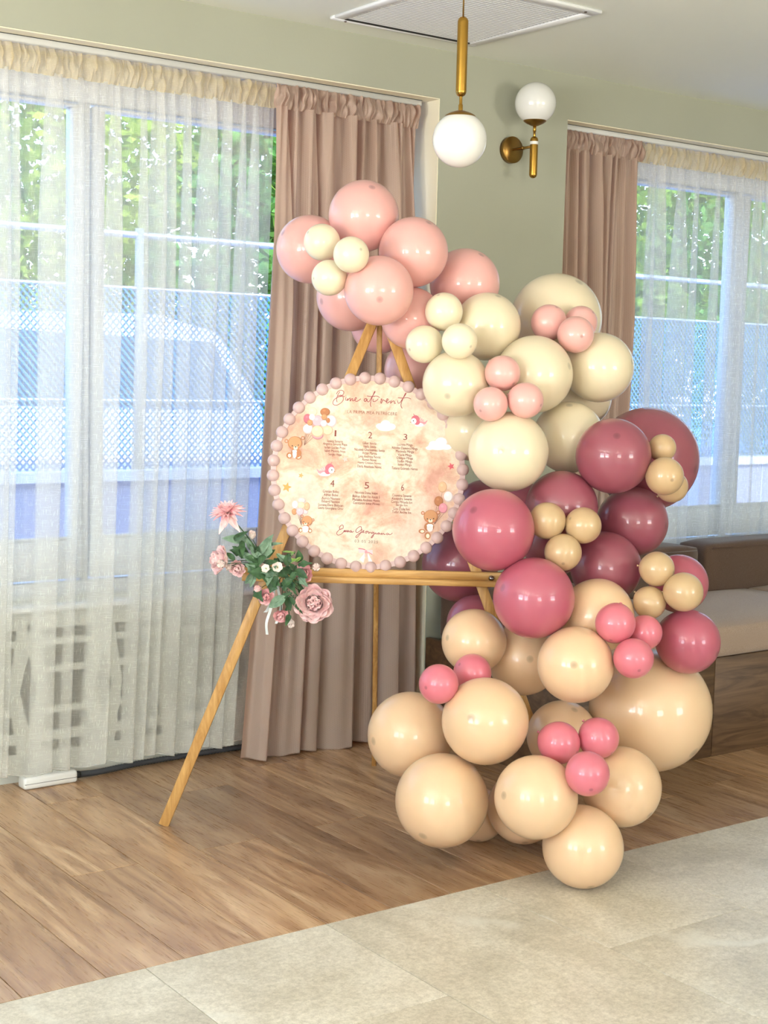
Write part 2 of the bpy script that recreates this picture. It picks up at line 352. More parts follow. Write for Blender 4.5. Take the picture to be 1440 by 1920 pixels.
g = MB(); g.lathe([(0, 0), (.054, 0), (.054, .022), (.052, .0245), (0, .0245)], (0, .15, -.170), (0, -1, 0), 40); g.build('wall_plate', M_brass_d, sc)
g = MB(); g.tube([(0, .13, -.170), (0, .0, -.170)], .0055, 12); g.tube([(0, .062, -.170), (0, .068, -.170)], .0075, 12); g.build('arm', M_brass_d, sc)
M_spot = mat('spot_glow', (255, 250, 240), emit=((255, 244, 225), 130))
for i in range(7):
    s = thing('ceiling_spot', 'small round recessed spotlight in the ceiling behind the camera', 'lamp', (.9 + i * .6, .1, H), 'ceiling spotlights behind the camera')
    g = MB(); g.lathe([(.05, 0), (.05, -.006), (.036, -.008), (.034, -.002)], seg=24); g.build('ring', M_white, s)
    g = MB(); g.lathe([(0, -.003), (.034, -.003)], seg=20); g.build('bulb', M_spot, s)

# ---------------------------------------------------------------- curtain rails
for a, b, lab in ((.3, 3.562, 'left'), (4.32, 8.2, 'right')):
    rr = MB(); rr.box((a, 4.715, 2.553), (b, 4.79, SOF - .004)); o = rr.build('curtain_rail', M_railm); bevel(o, .003, 1)
    g = MB(); g.box((a, 4.7135, 2.574), (b, 4.716, SOF - .0045)); g.build('groove', M_dark, o)
    tag(o, 'pale grey curtain rail at the top of the %s window recess' % lab, 'curtain rail')

# ---------------------------------------------------------------- curtains
def sheerb(n, b):
    out = n.nodes['Material Output']; uv = coords(n, 'UV')
    def lines(sx, sy, th):
        mp = N(n, 'ShaderNodeMapping'); mp.inputs['Scale'].default_value = (sx, sy, 1); L(n, uv, mp.inputs[0]); t = noise_t(n, mp.outputs[0], 1, 2, .6)
        return ramp(n, t, [(th, (0, 0, 0)), (th + .06, (255, 255, 255))])
    a = lines(520, 26, .60); c = lines(30, 620, .60); fine = lines(900, 900, .5)
    sb = mix(n, 1.0, a, c, 'LIGHTEN')
    o1 = N(n, 'ShaderNodeMath', operation='MULTIPLY_ADD', i_1=.14, i_2=SHEER_BASE); L(n, sb, o1.inputs[0])
    o2 = N(n, 'ShaderNodeMath', operation='MULTIPLY_ADD', i_1=.08); L(n, fine, o2.inputs[0]); L(n, o1.outputs[0], o2.inputs[2]); o2.use_clamp = True
    df = N(n, 'ShaderNodeBsdfDiffuse'); tl = N(n, 'ShaderNodeBsdfTranslucent'); df.inputs[0].default_value = lin(SHEER_DF); tl.inputs[0].default_value = lin(SHEER_TL)
    m1 = N(n, 'ShaderNodeMixShader', i_0=.36); L(n, df.outputs[0], m1.inputs[1]); L(n, tl.outputs[0], m1.inputs[2])
    tr = N(n, 'ShaderNodeBsdfTransparent'); m2 = N(n, 'ShaderNodeMixShader'); L(n, o2.outputs[0], m2.inputs[0]); L(n, tr.outputs[0], m2.inputs[1]); L(n, m1.outputs[0], m2.inputs[2]); L(n, m2.outputs[0], out.inputs[0])
SHEER_BASE = .30; SHEER_DF = (250, 246, 234); SHEER_TL = (222, 226, 230)
M_sheer = mat('sheer_linen', build=sheerb)
SHEER_BASE = .58; SHEER_DF = (238, 222, 186); SHEER_TL = (232, 210, 160)  # doubled cloth; golden tone from lacking front light is put into its colour
M_sheer_h = mat('sheer_heading', build=sheerb)
def pinkb(n, b):
    out = n.nodes['Material Output']; uv = coords(n, 'UV')
    wv = []
    for rot in (.9, -.9):
        mp = N(n, 'ShaderNodeMapping'); mp.inputs['Rotation'].default_value = (0, 0, rot); L(n, uv, mp.inputs[0])
        w_ = N(n, 'ShaderNodeTexWave', wave_type='BANDS'); w_.inputs['Scale'].default_value = 85; w_.inputs['Distortion'].default_value = .4; L(n, mp.outputs[0], w_.inputs['Vector']); wv.append(w_.outputs['Fac'])
    w2 = N(n, 'ShaderNodeMath', operation='MAXIMUM'); L(n, wv[0], w2.inputs[0]); L(n, wv[1], w2.inputs[1])
    c = ramp(n, w2.outputs[0], [(.2, (166, 147, 132)), (.9, (200, 181, 165))])
    df = N(n, 'ShaderNodeBsdfDiffuse'); tl = N(n, 'ShaderNodeBsdfTranslucent'); L(n, c, df.inputs[0]); tl.inputs[0].default_value = lin((232, 158, 124))
    bp = N(n, 'ShaderNodeBump', i_Strength=.3, i_Distance=.001); L(n, w2.outputs[0], bp.inputs['Height']); L(n, bp.outputs[0], df.inputs['Normal'])
    m1 = N(n, 'ShaderNodeMixShader', i_0=.34); L(n, df.outputs[0], m1.inputs[1]); L(n, tl.outputs[0], m1.inputs[2])
    gl = N(n, 'ShaderNodeBsdfGlossy', i_Roughness=.45); gl.inputs[0].default_value = lin((225, 200, 190)); m3 = N(n, 'ShaderNodeMixShader', i_0=.07); L(n, m1.outputs[0], m3.inputs[1]); L(n, gl.outputs[0], m3.inputs[2]); L(n, m3.outputs[0], out.inputs[0])
M_pink_c = mat('rose_beige_weave', build=pinkb)

def curtain(name, label, X0, X1, y0, ztop, zbot, bands, mat_, mat_h, amp=.02, flare=0., flare_r=0., rows=34, head=.085, wav=.5, gath=.028, lean=0., yb=0., rip=.005, ripf=95.):
    root = thing(name, label, 'curtain', ((X0 + X1) / 2, y0, 0)); ox = (X0 + X1) / 2
    bands = sorted(bands); rnd = random.Random(hash_(name + label))
    jit = [(rnd.uniform(.7, 1.25), rnd.uniform(-1, 1), rnd.uniform(0, 6.3)) for _ in bands]
    zh = ztop - head; allv = []; uv = []; ncol = None
    for r_ in range(rows + 1):
        t = (r_ / rows) ** 1.35; z = zh + (zbot - zh) * t
        g = .35 + .65 * min(1, t / .22) ** .7; d = amp * (.55 + .6 * min(1, t / .3) + .35 * t)
        pts = [(X0, y0 - d * .2)]
        for (c, w_), (ja, jb, jp) in zip(bands, jit):
            sh = jb * .006 * math.sin(t * 2.3 + jp) + jb * .006 * t; ww = w_ * g * (.9 + .25 * math.sin(t * 3 + jp)); dd = d * ja
            pts += [(c + ww / 2 + sh, y0 - dd), (c - ww / 2 + sh, y0 + dd * .75)]
        pts.append((X1, y0 + d * .1)); out = [pts[0]]
        for a, b in zip(pts, pts[1:]):
            if b[0] - a[0] > .05:                          # a rounded swell between two folds
                out.append((a[0] * .66 + b[0] * .34, a[1] * .66 + b[1] * .34 + d * wav * math.sin(a[0] * 40)))
                out.append((a[0] * .34 + b[0] * .66, a[1] * .34 + b[1] * .66 - d * wav * .7))
            out.append(b)
        # keep topology constant over the rows
        if ncol is None: flags = [b[0] - a[0] > .05 for a, b in zip(pts, pts[1:])]
        out = [pts[0]]
        for fl_, a, b in zip(flags, pts, pts[1:]):
            if fl_:
                out.append((a[0] * .66 + b[0] * .34, a[1] * .66 + b[1] * .34 + d * wav * math.sin(a[0] * 40)))
                out.append((a[0] * .34 + b[0] * .66, a[1] * .34 + b[1] * .66 - d * wav * .7))
            out.append(b)
        cr = crom([(x, y, 0) for x, y in out], 7); ncol = len(cr); s = 0
        for i, q in enumerate(cr):
            if i: s += math.hypot(q.x - cr[i - 1].x, q.y - cr[i - 1].y)
            k = (q.x - X0) / (X1 - X0); x = q.x + flare * (1 - k) * (t ** 1.6) + flare_r * k * t ** 1.6
            zz = z + (.006 * math.sin(q.x * 31) if r_ == rows else 0); fade = max(0, 1 - t / .10)
            y = q.y + yb * t + rip * (1.15 - .85 * t) * math.sin(q.x * ripf + 1.7 * math.sin(q.x * 23) + .8 * t) + fade * gath * .45 * math.sin(q.x * 190 + 2 * math.sin(q.x * 37))
            allv.append((x - ox, y - y0, zz))
            uv.append(((i / len(cr)) * (X1 - X0) * 1.6, z))
    mb = MB(); fs = [(r_ * ncol + i, r_ * ncol + i + 1, (r_ + 1) * ncol + i + 1, (r_ + 1) * ncol + i) for r_ in range(rows) for i in range(ncol - 1)]
    mb.add(allv, fs, 0, True); mb.uv = uv; mb.build('panel', mat_, root)
    # hem along the bottom edge
    base = [Vector(allv[rows * ncol + i]) for i in range(ncol)]
    hm = MB(); hm.tube(base[::2], .0022, 5); hm.build('hem', mat_, root)
    # gathered heading on its tape
    hb = MB(); nx = int((X1 - X0) / .0030); vs = []; uvs = []; nz = 9
    for r_ in range(nz + 1):
        tt = r_ / nz
        for i in range(nx + 1):
            x = X0 + (X1 - X0) * i / nx; n1 = noise.noise(Vector((x * 58, tt * .9, 3))); n2 = noise.noise(Vector((x * 140, tt * 1.6, 9)))
            env = .45 + .75 * math.sin(PI * min(1, tt * 1.0 + .05)) ** .7
            y = y0 - .012 + gath * (n1 * 2.1 + n2 * 1.1) * env - .010 * math.sin(PI * tt); z = ztop + .004 - (head + .012) * tt
            if r_ == 0: z += -.012 * max(0, noise.noise(Vector((x * 30, 5, 1)))) - .006
            if r_ == nz: z += .006 * n1
            vs.append((x - ox + .010 * noise.noise(Vector((x * 60, tt * 3, 1))), y - y0, z)); uvs.append((x * 2, z))
    hb.add(vs, [(r_ * (nx + 1) + i, r_ * (nx + 1) + i + 1, (r_ + 1) * (nx + 1) + i + 1, (r_ + 1) * (nx + 1) + i) for r_ in range(nz) for i in range(nx)], 0, True); hb.uv = uvs
    hb.build('heading', mat_h, root)
    return root
def hash_(s):
    h = 7
    for ch in s: h = (h * 131 + ord(ch)) % 1000003
    return h
W_ = .0019
WS = .0026
def bw(xs, ws): return [(x, w_ * WS) for x, w_ in zip(xs, ws)]
rb = random.Random(5); left_b = []; x = .42
while x < 1.78: left_b.append((x, rb.uniform(.01, .06))); x += rb.uniform(.07, .15)
curtain('sheer_curtain', 'cream sheer linen curtain with gathered heading across the left window', .32, 2.893, 4.752, 2.557, .062,
        left_b + bw([1.85, 1.886, 2.028, 2.123, 2.245, 2.364, 2.41, 2.468, 2.536, 2.616, 2.697, 2.77, 2.815], [20, 11, 38, 9, 26, 7, 23, 14, 9, 28, 20, 9, 20]), M_sheer, M_sheer_h, amp=.024, flare_r=-.085, gath=.015, wav=.35)
rb = random.Random(8); right_b = []; x = 5.83
while x < 8.1: right_b.append((x, rb.uniform(.01, .05))); x += rb.uniform(.06, .14)
curtain('sheer_curtain', 'cream sheer linen curtain across the right window behind the sofa', 4.80, 8.2, 4.752, 2.557, .09,
        bw([4.919, 4.974, 5.109, 5.217, 5.358, 5.532, 5.649, 5.732], [10, 18, 26, 7, 12, 14, 30, 18]) + right_b, M_sheer, M_sheer_h, amp=.022, gath=.015, wav=.35)
WS = .00205
curtain('drape_curtain', 'rose beige woven drape with gathered heading behind the easel', 2.886, 3.553, 4.735, 2.557, .006,
        bw([2.935, 3.06, 3.135, 3.235, 3.33, 3.425, 3.50], [16, 20, 14, 24, 14, 22, 16]), M_pink_c, M_pink_c, amp=.046, flare=-.125, flare_r=.06, gath=.017, wav=.35, yb=-.02, rip=.020, ripf=80)
curtain('drape_curtain', 'rose beige woven drape hanging at the left of the right window', 4.38 - .07, 4.82, 4.735, 2.557, .09,
        bw([4.34, 4.40, 4.47, 4.54, 4.61, 4.68, 4.75], [14, 18, 18, 20, 18, 20, 16]), M_pink_c, M_pink_c, amp=.042, flare=.0, flare_r=-.075, gath=.017, wav=.4, rip=.014, ripf=105)

# ---------------------------------------------------------------- sofa bench
bn = thing('sofa_bench', 'dark oak bench base running along the wall under the right window', 'bench', (3.6, 3.8, 0))
f = MB(); f.box((.022, .0, .0), (.80, .022, .40)); bevel(f.build('front_panel', M_oak, bn), .002, 1)
x = .803
while x < 4.8:
    f = MB(); f.box((x, 0, 0), (min(x + 1.65, 4.9) - .003, .022, .40)); bevel(f.build('front_panel', M_oak, bn), .002, 1); x += 1.65
f = MB(); f.box((0, 0, 0), (.022, .845, .414)); bevel(f.build('side_panel', M_oak, bn), .002, 1)
f = MB(); f.box((.022, .022, .38), (4.9, .845, .40)); f.build('top_board', M_oak, bn)
def cushion(mb, lo, hi, puff=.012, nx=14, ny=10, r=.022):
    lo = Vector(lo); hi = Vector(hi); c = (lo + hi) / 2; h = (hi - lo) / 2; bm = bmesh.new(); bmesh.ops.create_cube(bm, size=2)
    bmesh.ops.subdivide_edges(bm, edges=bm.edges[:], cuts=9, use_grid_fill=True)
    vs = []
    bm.verts.ensure_lookup_table()
    for v in bm.verts:
        p_ = Vector((v.co.x * h.x, v.co.y * h.y, v.co.z * h.z)); q = Vector([max(-h[i] + r, min(h[i] - r, p_[i])) for i in range(3)]); dlt = p_ - q
        if dlt.length > 1e-6: p_ = q + dlt.normalized() * r
        ux, uy, uz = v.co; pf = (1 - ux ** 4) * (1 - uy ** 4) * (1 - uz ** 4); k = puff
        if abs(uz) > .99: p_.z += math.copysign(puff * (1 - ux ** 4) * (1 - uy ** 4), uz)
        if abs(uy) > .99: p_.y += math.copysign(puff * .6 * (1 - ux ** 4) * (1 - uz ** 4), uy)
        vs.append(c + p_)
    fs = [tuple(v.index for v in f_.verts) for f_ in bm.faces]; bm.free(); mb.add(vs, fs, 0, True)
for i, (a, b, lab) in enumerate(((3.64, 5.34, 'grey brown seat cushion on the oak bench beside the balloons'), (5.355, 6.9, 'grey brown seat cushion further along the oak bench at the photo edge'))):
    m_ = MB(); cushion(m_, (a, 3.775, .402), (b, 4.46 if a > 4 else 4.46, .535), .010); o = m_.build('seat_cushion', M_seat); tag(o, lab, 'cushion', None)
for i, (a, b, yf, zt, lab) in enumerate(((4.31, 5.055, 4.485, .735, 'brown back cushion behind the mauve balloons, first from the drape'), (5.085, 6.1, 4.468, .742, 'brown back cushion at the right edge under the sheer curtain'), (6.12, 7.1, 4.475, .74, 'brown back cushion standing beyond the photo edge'))):
    m_ = MB(); cushion(m_, (a, yf, .42), (b, yf + .19, zt), .008, r=.025); o = m_.build('back_cushion', M_back); tag(o, lab, 'cushion', None)
    pi = MB(); zz = zt - .018; pi.tube([(a + .03, yf - .006, zz), (b - .03, yf - .006, zz)], .003, 6); pi.build('piping', M_back, o)
m_ = MB(); cushion(m_, (3.66, 4.465, .405), (4.285, 4.64, .62), .006); o = m_.build('back_cushion', M_back); tag(o, 'low dark brown cushion against the column behind the balloons', 'cushion')

# ---------------------------------------------------------------- power strip, conduit
ps = thing('power_strip', 'white three socket power strip lying on the floor under the sheer curtain', 'power strip', (1.915, 4.775, 0), rz=.02)
f = MB(); f.box((0, -.03, .0), (.205, .03, .046)); bevel(f.build('body', M_white, ps), .012, 3)
f = MB(); f.box((.004, -.0305, .02), (.201, .0305, .0215)); f.build('seam', M_rad, ps)
for i in range(3):
    f = MB(); cx = .04 + .055 * i; f.lathe([(.021, .0462), (.021, .0476), (.0185, .0476), (.0175, .0463)], (cx, 0, 0), seg=24); so = f.build('socket', M_white, ps)
    g = MB(); 
    for dx in (-.0095, .0095): g.lathe([(0, .0466), (.0024, .0466)], (cx + dx * .5, dx * .8, 0), seg=10)
    g.build('pin_hole', M_dark, so)
path = crom([(2.128, 4.78, .02), (2.16, 4.79, .016), (2.23, 4.80, .0125), (2.38, 4.825, .0125), (2.55, 4.836, .0125), (2.72, 4.838, .0125), (2.9, 4.838, .0125)], 26)
co = MB(); co.tube(path, [.0115 if i % 2 else .0095 for i in range(len(path))], 10); o = co.build('cable_conduit', M_hose); tag(o, 'dark grey corrugated cable conduit on the floor along the wall', 'cable')
f = MB(); f.tube([(2.118, 4.78, .021), (2.14, 4.785, .018)], .013, 12); f.build('end_sleeve', M_dark, o)

# ---------------------------------------------------------------- easel (own frame: x along the tray, y away from the camera)
EM = Vector((2.6902, 3.7546, 0)); ERZ = math.atan2(-.591, .8066)
ez = thing('easel', 'natural pine tripod easel carrying the round seating board', 'easel', EM, rz=ERZ)
SL = .22 / 1.71; AP = Vector((0, .219, 1.70))
for s in (-1, 1):
    f = MB(); f.bar((s * .667, .002, 0.0), (s * .012, .217, 1.69), .034, .018, up=(0, 1, -SL)); bevel(f.build('leg', M_pine, ez), .002, 1)
f = MB(); f.bar((.0117, .80, 0), (-.002, .235, 1.69), .030, .018, up=(1, 0, 0)); bevel(f.build('leg', M_pine, ez), .002, 1)
f = MB(); f.bar((-.03, .222, 1.675), (.03, .222, 1.675), .02, .02); f.build('hinge', M_pine, ez)
def ey(z): return .0 + SL * z
ty = ey(.83)
f = MB(); f.box((-.4275, ty - .030, .826), (.428, ty - .010, .852)); bevel(f.build('tray', M_pine_h, ez), .0015, 1)
f = MB(); f.box((-.4275, ty - .058, .808), (.428, ty - .012, .827)); bevel(f.build('tray_lip', M_pine_h, ez), .0015, 1)
for x in (-.39, .385):
    f = MB(); f.lathe([(0, .010), (.004, .0095), (.0085, .005), (.0095, 0), (.0085, -.004), (.004, -.007), (0, -.008)], (x, ty - .036, .834), (0, -1, 0), 18); f.build('knob', M_steel, ez)

# ---------------------------------------------------------------- round seating board
def boardb(n, b):
    v = coords(n, 'Object'); f1 = noise_t(n, v, 7, 7, .62, .7); f2 = noise_t(n, coords(n, 'Object', loc=(3, 1, 7)), 5, 6, .6, .5); f3 = noise_t(n, v, 46, 5, .7)
    c = ramp(n, f1, [(.36, (232, 221, 204)), (.46, (233, 216, 197)), (.53, (224, 192, 168)), (.64, (212, 160, 140))])
    pk = ramp(n, f2, [(.5, (0, 0, 0)), (.62, (150, 150, 150))]); c = mix(n, pk, c, lin((216, 156, 146))); c = mix(n, .5, c, ramp(n, f3, [(.35, (226, 210, 196)), (.6, (255, 255, 255))]), 'MULTIPLY'); L(n, c, b.inputs['Base Color'])
M_board = mat('printed_board', rough=.38, build=boardb)
M_bead = mat('bead_pink', (206, 176, 174), .42)
tilt = math.atan(SL); BC = Vector((-.027, ey(1.166) - .022, 1.166)); BR = .312
bd = thing('seating_board', 'round pink printed seating board edged with beads resting on the easel', 'sign', (0, 0, 0))
bm_ = Matrix.Translation(EM) @ Matrix.Rotation(ERZ, 4, 'Z') @ Matrix.Translation(BC) @ Matrix.Rotation(-tilt, 4, 'X') @ Matrix.Rotation(PI / 2, 4, 'X')
bd.matrix_world = bm_                      # local x right, y up, z towards the viewer
f = MB(); f.lathe([(0, -.004), (BR - .006, -.004), (BR - .006, .0), (0, .0)], seg=96); o = f.build('panel', M_board, bd)
for p_ in o.data.polygons: p_.use_smooth = False
f = MB(); f.lathe([(BR - .010, -.004), (BR + .007, -.004), (BR + .007, .004), (BR - .010, .004), (BR - .010, -.004)], seg=120); o = f.build('bead_band', M_bead, bd)
for p_ in o.data.polygons: p_.use_smooth = False
f = MB(); rbd = .0202; f.lathe([(rbd * math.cos(t), .0 + rbd * .82 * math.sin(t)) for t in [PI / 2 * i / 9 for i in range(10)]], seg=24); bme = None
for k in range(40):
    a = 2 * PI * (k + .35) / 40; pos = (BR * math.cos(a), BR * math.sin(a), 0)
    if bme is None: o = f.build('bead', M_bead, bd); o.location = pos; bme = o.data
    else: part(bme, 'bead', bd, pos)
PXS = BR / 181.0
def BP(x, y):                              # printed layout, in a plan of the board drawn 362 units wide
    a = -.017; dx, dy = x - 689.2, y - 886.1; return ((dx * math.cos(a) - dy * math.sin(a)) * PXS, -(dx * math.sin(a) + dy * math.cos(a)) * PXS / .972)
inks = {}
def ink(c):
    if c not in inks: inks[c] = mat('ink_%d_%d_%d' % c, c, .45)
    return inks[c]
class Print:
    def __init__(s, ox, oy, k): s.o = (ox, oy, k); s.mb = MB(); s.cols = []; s.z = .0006
    def mi(s, c):
        if c not in s.cols: s.cols.append(c)
        return s.cols.index(c)
    def P(s, x, y): return BP(s.o[0] + x / s.o[2], s.o[1] + y / s.o[2])
    def ell(s, x, y, rx, ry, c, rot=0, a0=0, a1=2 * PI):
        n_ = 20; v = []
        for i in range(n_):
            t = a0 + (a1 - a0) * i / n_; dx, dy = rx * math.cos(t), ry * math.sin(t); v.append(s.P(x + dx * math.cos(rot) - dy * math.sin(rot), y + dx * math.sin(rot) + dy * math.cos(rot)))
        s.poly(v, c, True)
    def poly(s, v, c, raw=False):
        if not raw: v = [s.P(*q) for q in v]
        s.z += .00006; s.mb.add([(a, b, s.z) for a, b in v], [tuple(range(len(v)))[::-1]], s.mi(c))
    def line(s, pts, w_, c, k=6):
        q = crom([(x, y, 0) for x, y in pts], k) if len(pts) > 2 else [Vector((x, y, 0)) for x, y in pts]; q = [Vector(s.P(p_.x, p_.y)) for p_ in q]; v = []; s.z += .00003
        for i, p_ in enumerate(q):
            d = q[min(i + 1, len(q) - 1)] - q[max(i - 1, 0)]; d = d.normalized() if d.length > 1e-9 else Vector((1, 0)); nrm = Vector((-d.y, d.x)) * w_ / 2 * PXS; v += [(p_.x + nrm.x, p_.y + nrm.y, s.z), (p_.x - nrm.x, p_.y - nrm.y, s.z)]
        s.mb.add(v, [(2 * i, 2 * i + 1, 2 * i + 3, 2 * i + 2) for i in range(len(q) - 1)], s.mi(c))
    def done(s, name): return s.mb.build(name, [ink(c) for c in s.cols], bd)
BR1, BR2, BR3, CRM, PK1, PK2, PK3, WHT, BLK, ROS, PCH = (184, 116, 72), (206, 146, 100), (150, 84, 48), (244, 222, 200), (238, 200, 204), (220, 150, 160), (246, 224, 226), (250, 246, 244), (40, 24, 20), (208, 104, 122), (232, 178, 140)
def bear(ox, oy, k, head, rx, ears, muz, eyes, body, feet, bib, balloons, strings, hand):
    q = Print(ox, oy, k)
    for x, y in strings: q.line([(x, y), hand], .55, (130, 80, 70))
    for x, y, a, b, c in balloons: q.ell(x, y, a, b, tuple(int(v * .86) for v in c)); q.ell(x - a * .06, y - b * .08, a * .88, b * .86, c); q.ell(x - a * .2, y - b * .35, a * .3, b * .25, tuple(min(255, v + 14) for v in c))
    for x, y, r1, r2 in feet: q.ell(x, y, r1, r2, BR1); q.ell(x + r1 * .1, y + r2 * .05, r1 * .6, r2 * .62, CRM)
    q.ell(body[0], body[1], body[2], body[3], BR1)
    for x, y in ears: q.ell(x, y, rx * .27, rx * .27, BR1); q.ell(x, y, rx * .16, rx * .16, (226, 168, 150))
    q.ell(bib[0], bib[1], bib[2], bib[3], PK3); q.ell(bib[0] + bib[2] * .5, bib[1] - bib[3] * .7, bib[2] * .6, bib[3] * .3, WHT, .5); q.ell(bib[0] - bib[2] * .5, bib[1] - bib[3] * .7, bib[2] * .6, bib[3] * .3, WHT, -.5)
    q.ell(head[0], head[1], rx, rx * .92, BR1); q.ell(head[0], head[1] - rx * .06, rx * .88, rx * .8, BR2); q.ell(muz[0], muz[1], rx * .3, rx * .25, CRM); q.ell(muz[0], muz[1] - rx * .14, rx * .12, rx * .08, BLK)
    q.line([(muz[0] - 12, muz[1] + rx * .1), (muz[0], muz[1] + rx * .15), (muz[0] + 14, muz[1] + rx * .08)], .5, BR3)
    for x, y in eyes: q.ell(x, y, rx * .075, rx * .085, BLK)
    q.ell(eyes[0][0] - 10, eyes[0][1] + rx * .32, rx * .16, rx * .12, (214, 126, 88)); q.ell(eyes[1][0] + 10, eyes[1][1] + rx * .32, rx * .16, rx * .12, (214, 126, 88))
    q.done('printed_bear')
bear(520, 760, 11.08, (330, 805), 152, [(150, 765), (495, 702)], (345, 905), [(275, 862), (402, 846)], (355, 1010, 112, 100), [(212, 1060, 58, 62), (402, 1078, 66, 66)], (325, 1030, 44, 84),
     [(590, 300, 85, 100, ROS), (700, 160, 96, 92, (240, 214, 186)), (960, 160, 104, 84, BR1), (1090, 350, 112, 128, (244, 214, 218)), (1020, 540, 110, 100, (240, 202, 170)), (600, 510, 108, 102, (240, 214, 218)), (810, 640, 120, 90, PK2), (805, 350, 118, 122, (238, 178, 190)), (805, 560, 130, 122, (242, 206, 172)), (685, 268, 64, 66, WHT), (642, 382, 60, 62, BR2), (942, 265, 60, 62, BR2), (1025, 335, 42, 52, BR1), (935, 398, 70, 70, PK3)],
     [(545, 612), (580, 606), (630, 612), (672, 640), (712, 686)], (525, 850))
bear(520, 900, 16.0, (870, 1225), 165, [(715, 1085), (1050, 1195)], (825, 1318), [(770, 1242), (910, 1292)], (830, 1450, 115, 110), [(672, 1500, 58, 74), (960, 1515, 60, 66)], (820, 1475, 98, 95),
     [(500, 750, 98, 125, (240, 224, 220)), (820, 960, 76, 70, PK1), (700, 620, 118, 84, (236, 204, 204)), (860, 795, 86, 122, PCH), (480, 955, 80, 96, BR2), (690, 770, 110, 106, (244, 212, 178)), (650, 950, 116, 118, (236, 188, 198))],
     [(590, 1060), (625, 1065), (655, 1065), (680, 1060)], (700, 1370))
bear(770, 890, 13.09, (515, 1005), 176, [(320, 920), (700, 905)], (510, 1108), [(432, 1062), (588, 1055)], (478, 1255, 125, 110), [(300, 1362, 84, 54), (440, 1470, 74, 88)], (498, 1280, 78, 92),
     [(805, 290, 112, 136, PCH), (950, 520, 116, 132, PK3), (712, 632, 112, 124, BR1), (822, 800, 110, 124, (232, 150, 166))],
     [(795, 430), (660, 760), (760, 940), (840, 930)], (610, 1190))
def bird(ox, oy, k, hx, hy, s):
    q = Print(ox, oy, k)
    def X(v): return hx + s * v
    q.poly([(X(-250), hy + 20), (X(-285), hy + 5), (X(-262), hy + 48), (X(-200), hy + 110), (X(-190), hy + 70)], PK2)
    for a, b in ((-110, 60), (-150, 30), (-185, 5)): q.poly([(X(a * .55), hy + 70), (X(a), hy - b - 10), (X(a - 22), hy - b + 15), (X(a * .9 - 30), hy + 72)], (238, 190, 188)); q.line([(X(a * .6), hy + 65), (X(a), hy - b)], .5, ROS)
    q.ell(X(-125), hy + 95, 125, 62, (238, 208, 210)); q.ell(X(-125), hy + 72, 122, 36, PK2); q.ell(X(-85), hy + 110, 100, 44, WHT)
    q.ell(hx, hy, 96, 102, ROS); q.ell(X(-38), hy + 55, 66, 60, ROS); q.ell(X(38), hy + 30, 62, 66, WHT); q.ell(X(45), hy + 25, 13, 15, BLK); q.poly([(X(92), hy + 40), (X(122), hy + 55), (X(96), hy + 66)], BR3); q.line([(X(20), hy - 95), (X(48), hy - 135)], 1.1, ROS)
    q.done('printed_bird')
bird(520, 760, 11.08, 1068, 1325, 1); bird(750, 770, 12.0, 345, 212, -1)
def star(px, py, r, c, rot=0.):
    q = Print(0, 0, 1); q.poly([(px + (r if i % 2 == 0 else r * .45) * math.sin(rot + i * PI / 5), py - (r if i % 2 == 0 else r * .45) * math.cos(rot + i * PI / 5)) for i in range(10)], c); q.done('printed_star')
star(535, 914.5, 9.6, (222, 158, 82), .25); star(561.7, 892.5, 5.5, (226, 166, 104), .3); star(645.6, 861.5, 6.2, (228, 186, 180), -.3); star(847.5, 873.5, 7.2, (216, 92, 104), -.3); star(828, 803, 6.2, (240, 202, 190), .2)
for blobs in ([(722, 803, 15, 6), (722, 796, 9, 7), (712, 800, 8, 5), (732, 801, 9, 6)], [(822, 837, 19, 6.5), (828, 829, 11, 9), (814, 833, 9, 6.5), (838, 838, 10, 5), (806, 840, 7, 3.5)]):
    q = Print(0, 0, 1)
    for x, y, a, b in blobs: q.ell(x, y, a + .8, b + .8, (240, 206, 192))
    for x, y, a, b in blobs: q.ell(x, y, a, b, WHT)
    q.done('printed_cloud')
q = Print(620, 975, 11.08)
q.poly([(720, 600), (600, 560), (580, 600), (590, 660), (720, 660)], PK1); q.poly([(740, 600), (880, 600), (885, 690), (760, 660)], PK1); q.poly([(715, 660), (600, 800), (690, 870), (735, 700)], PK3); q.poly([(765, 670), (800, 860), (880, 840), (800, 690)], PK3)
q.line([(580, 575), (650, 580), (725, 600)], 1.6, ROS); q.line([(740, 650), (800, 655), (875, 695)], 1.2, ROS); q.ell(742, 640, 28, 34, PK2); q.line([(725, 660), (722, 740)], .9, PK2); q.line([(768, 660), (765, 740)], .9, PK2); q.done('printed_bow')
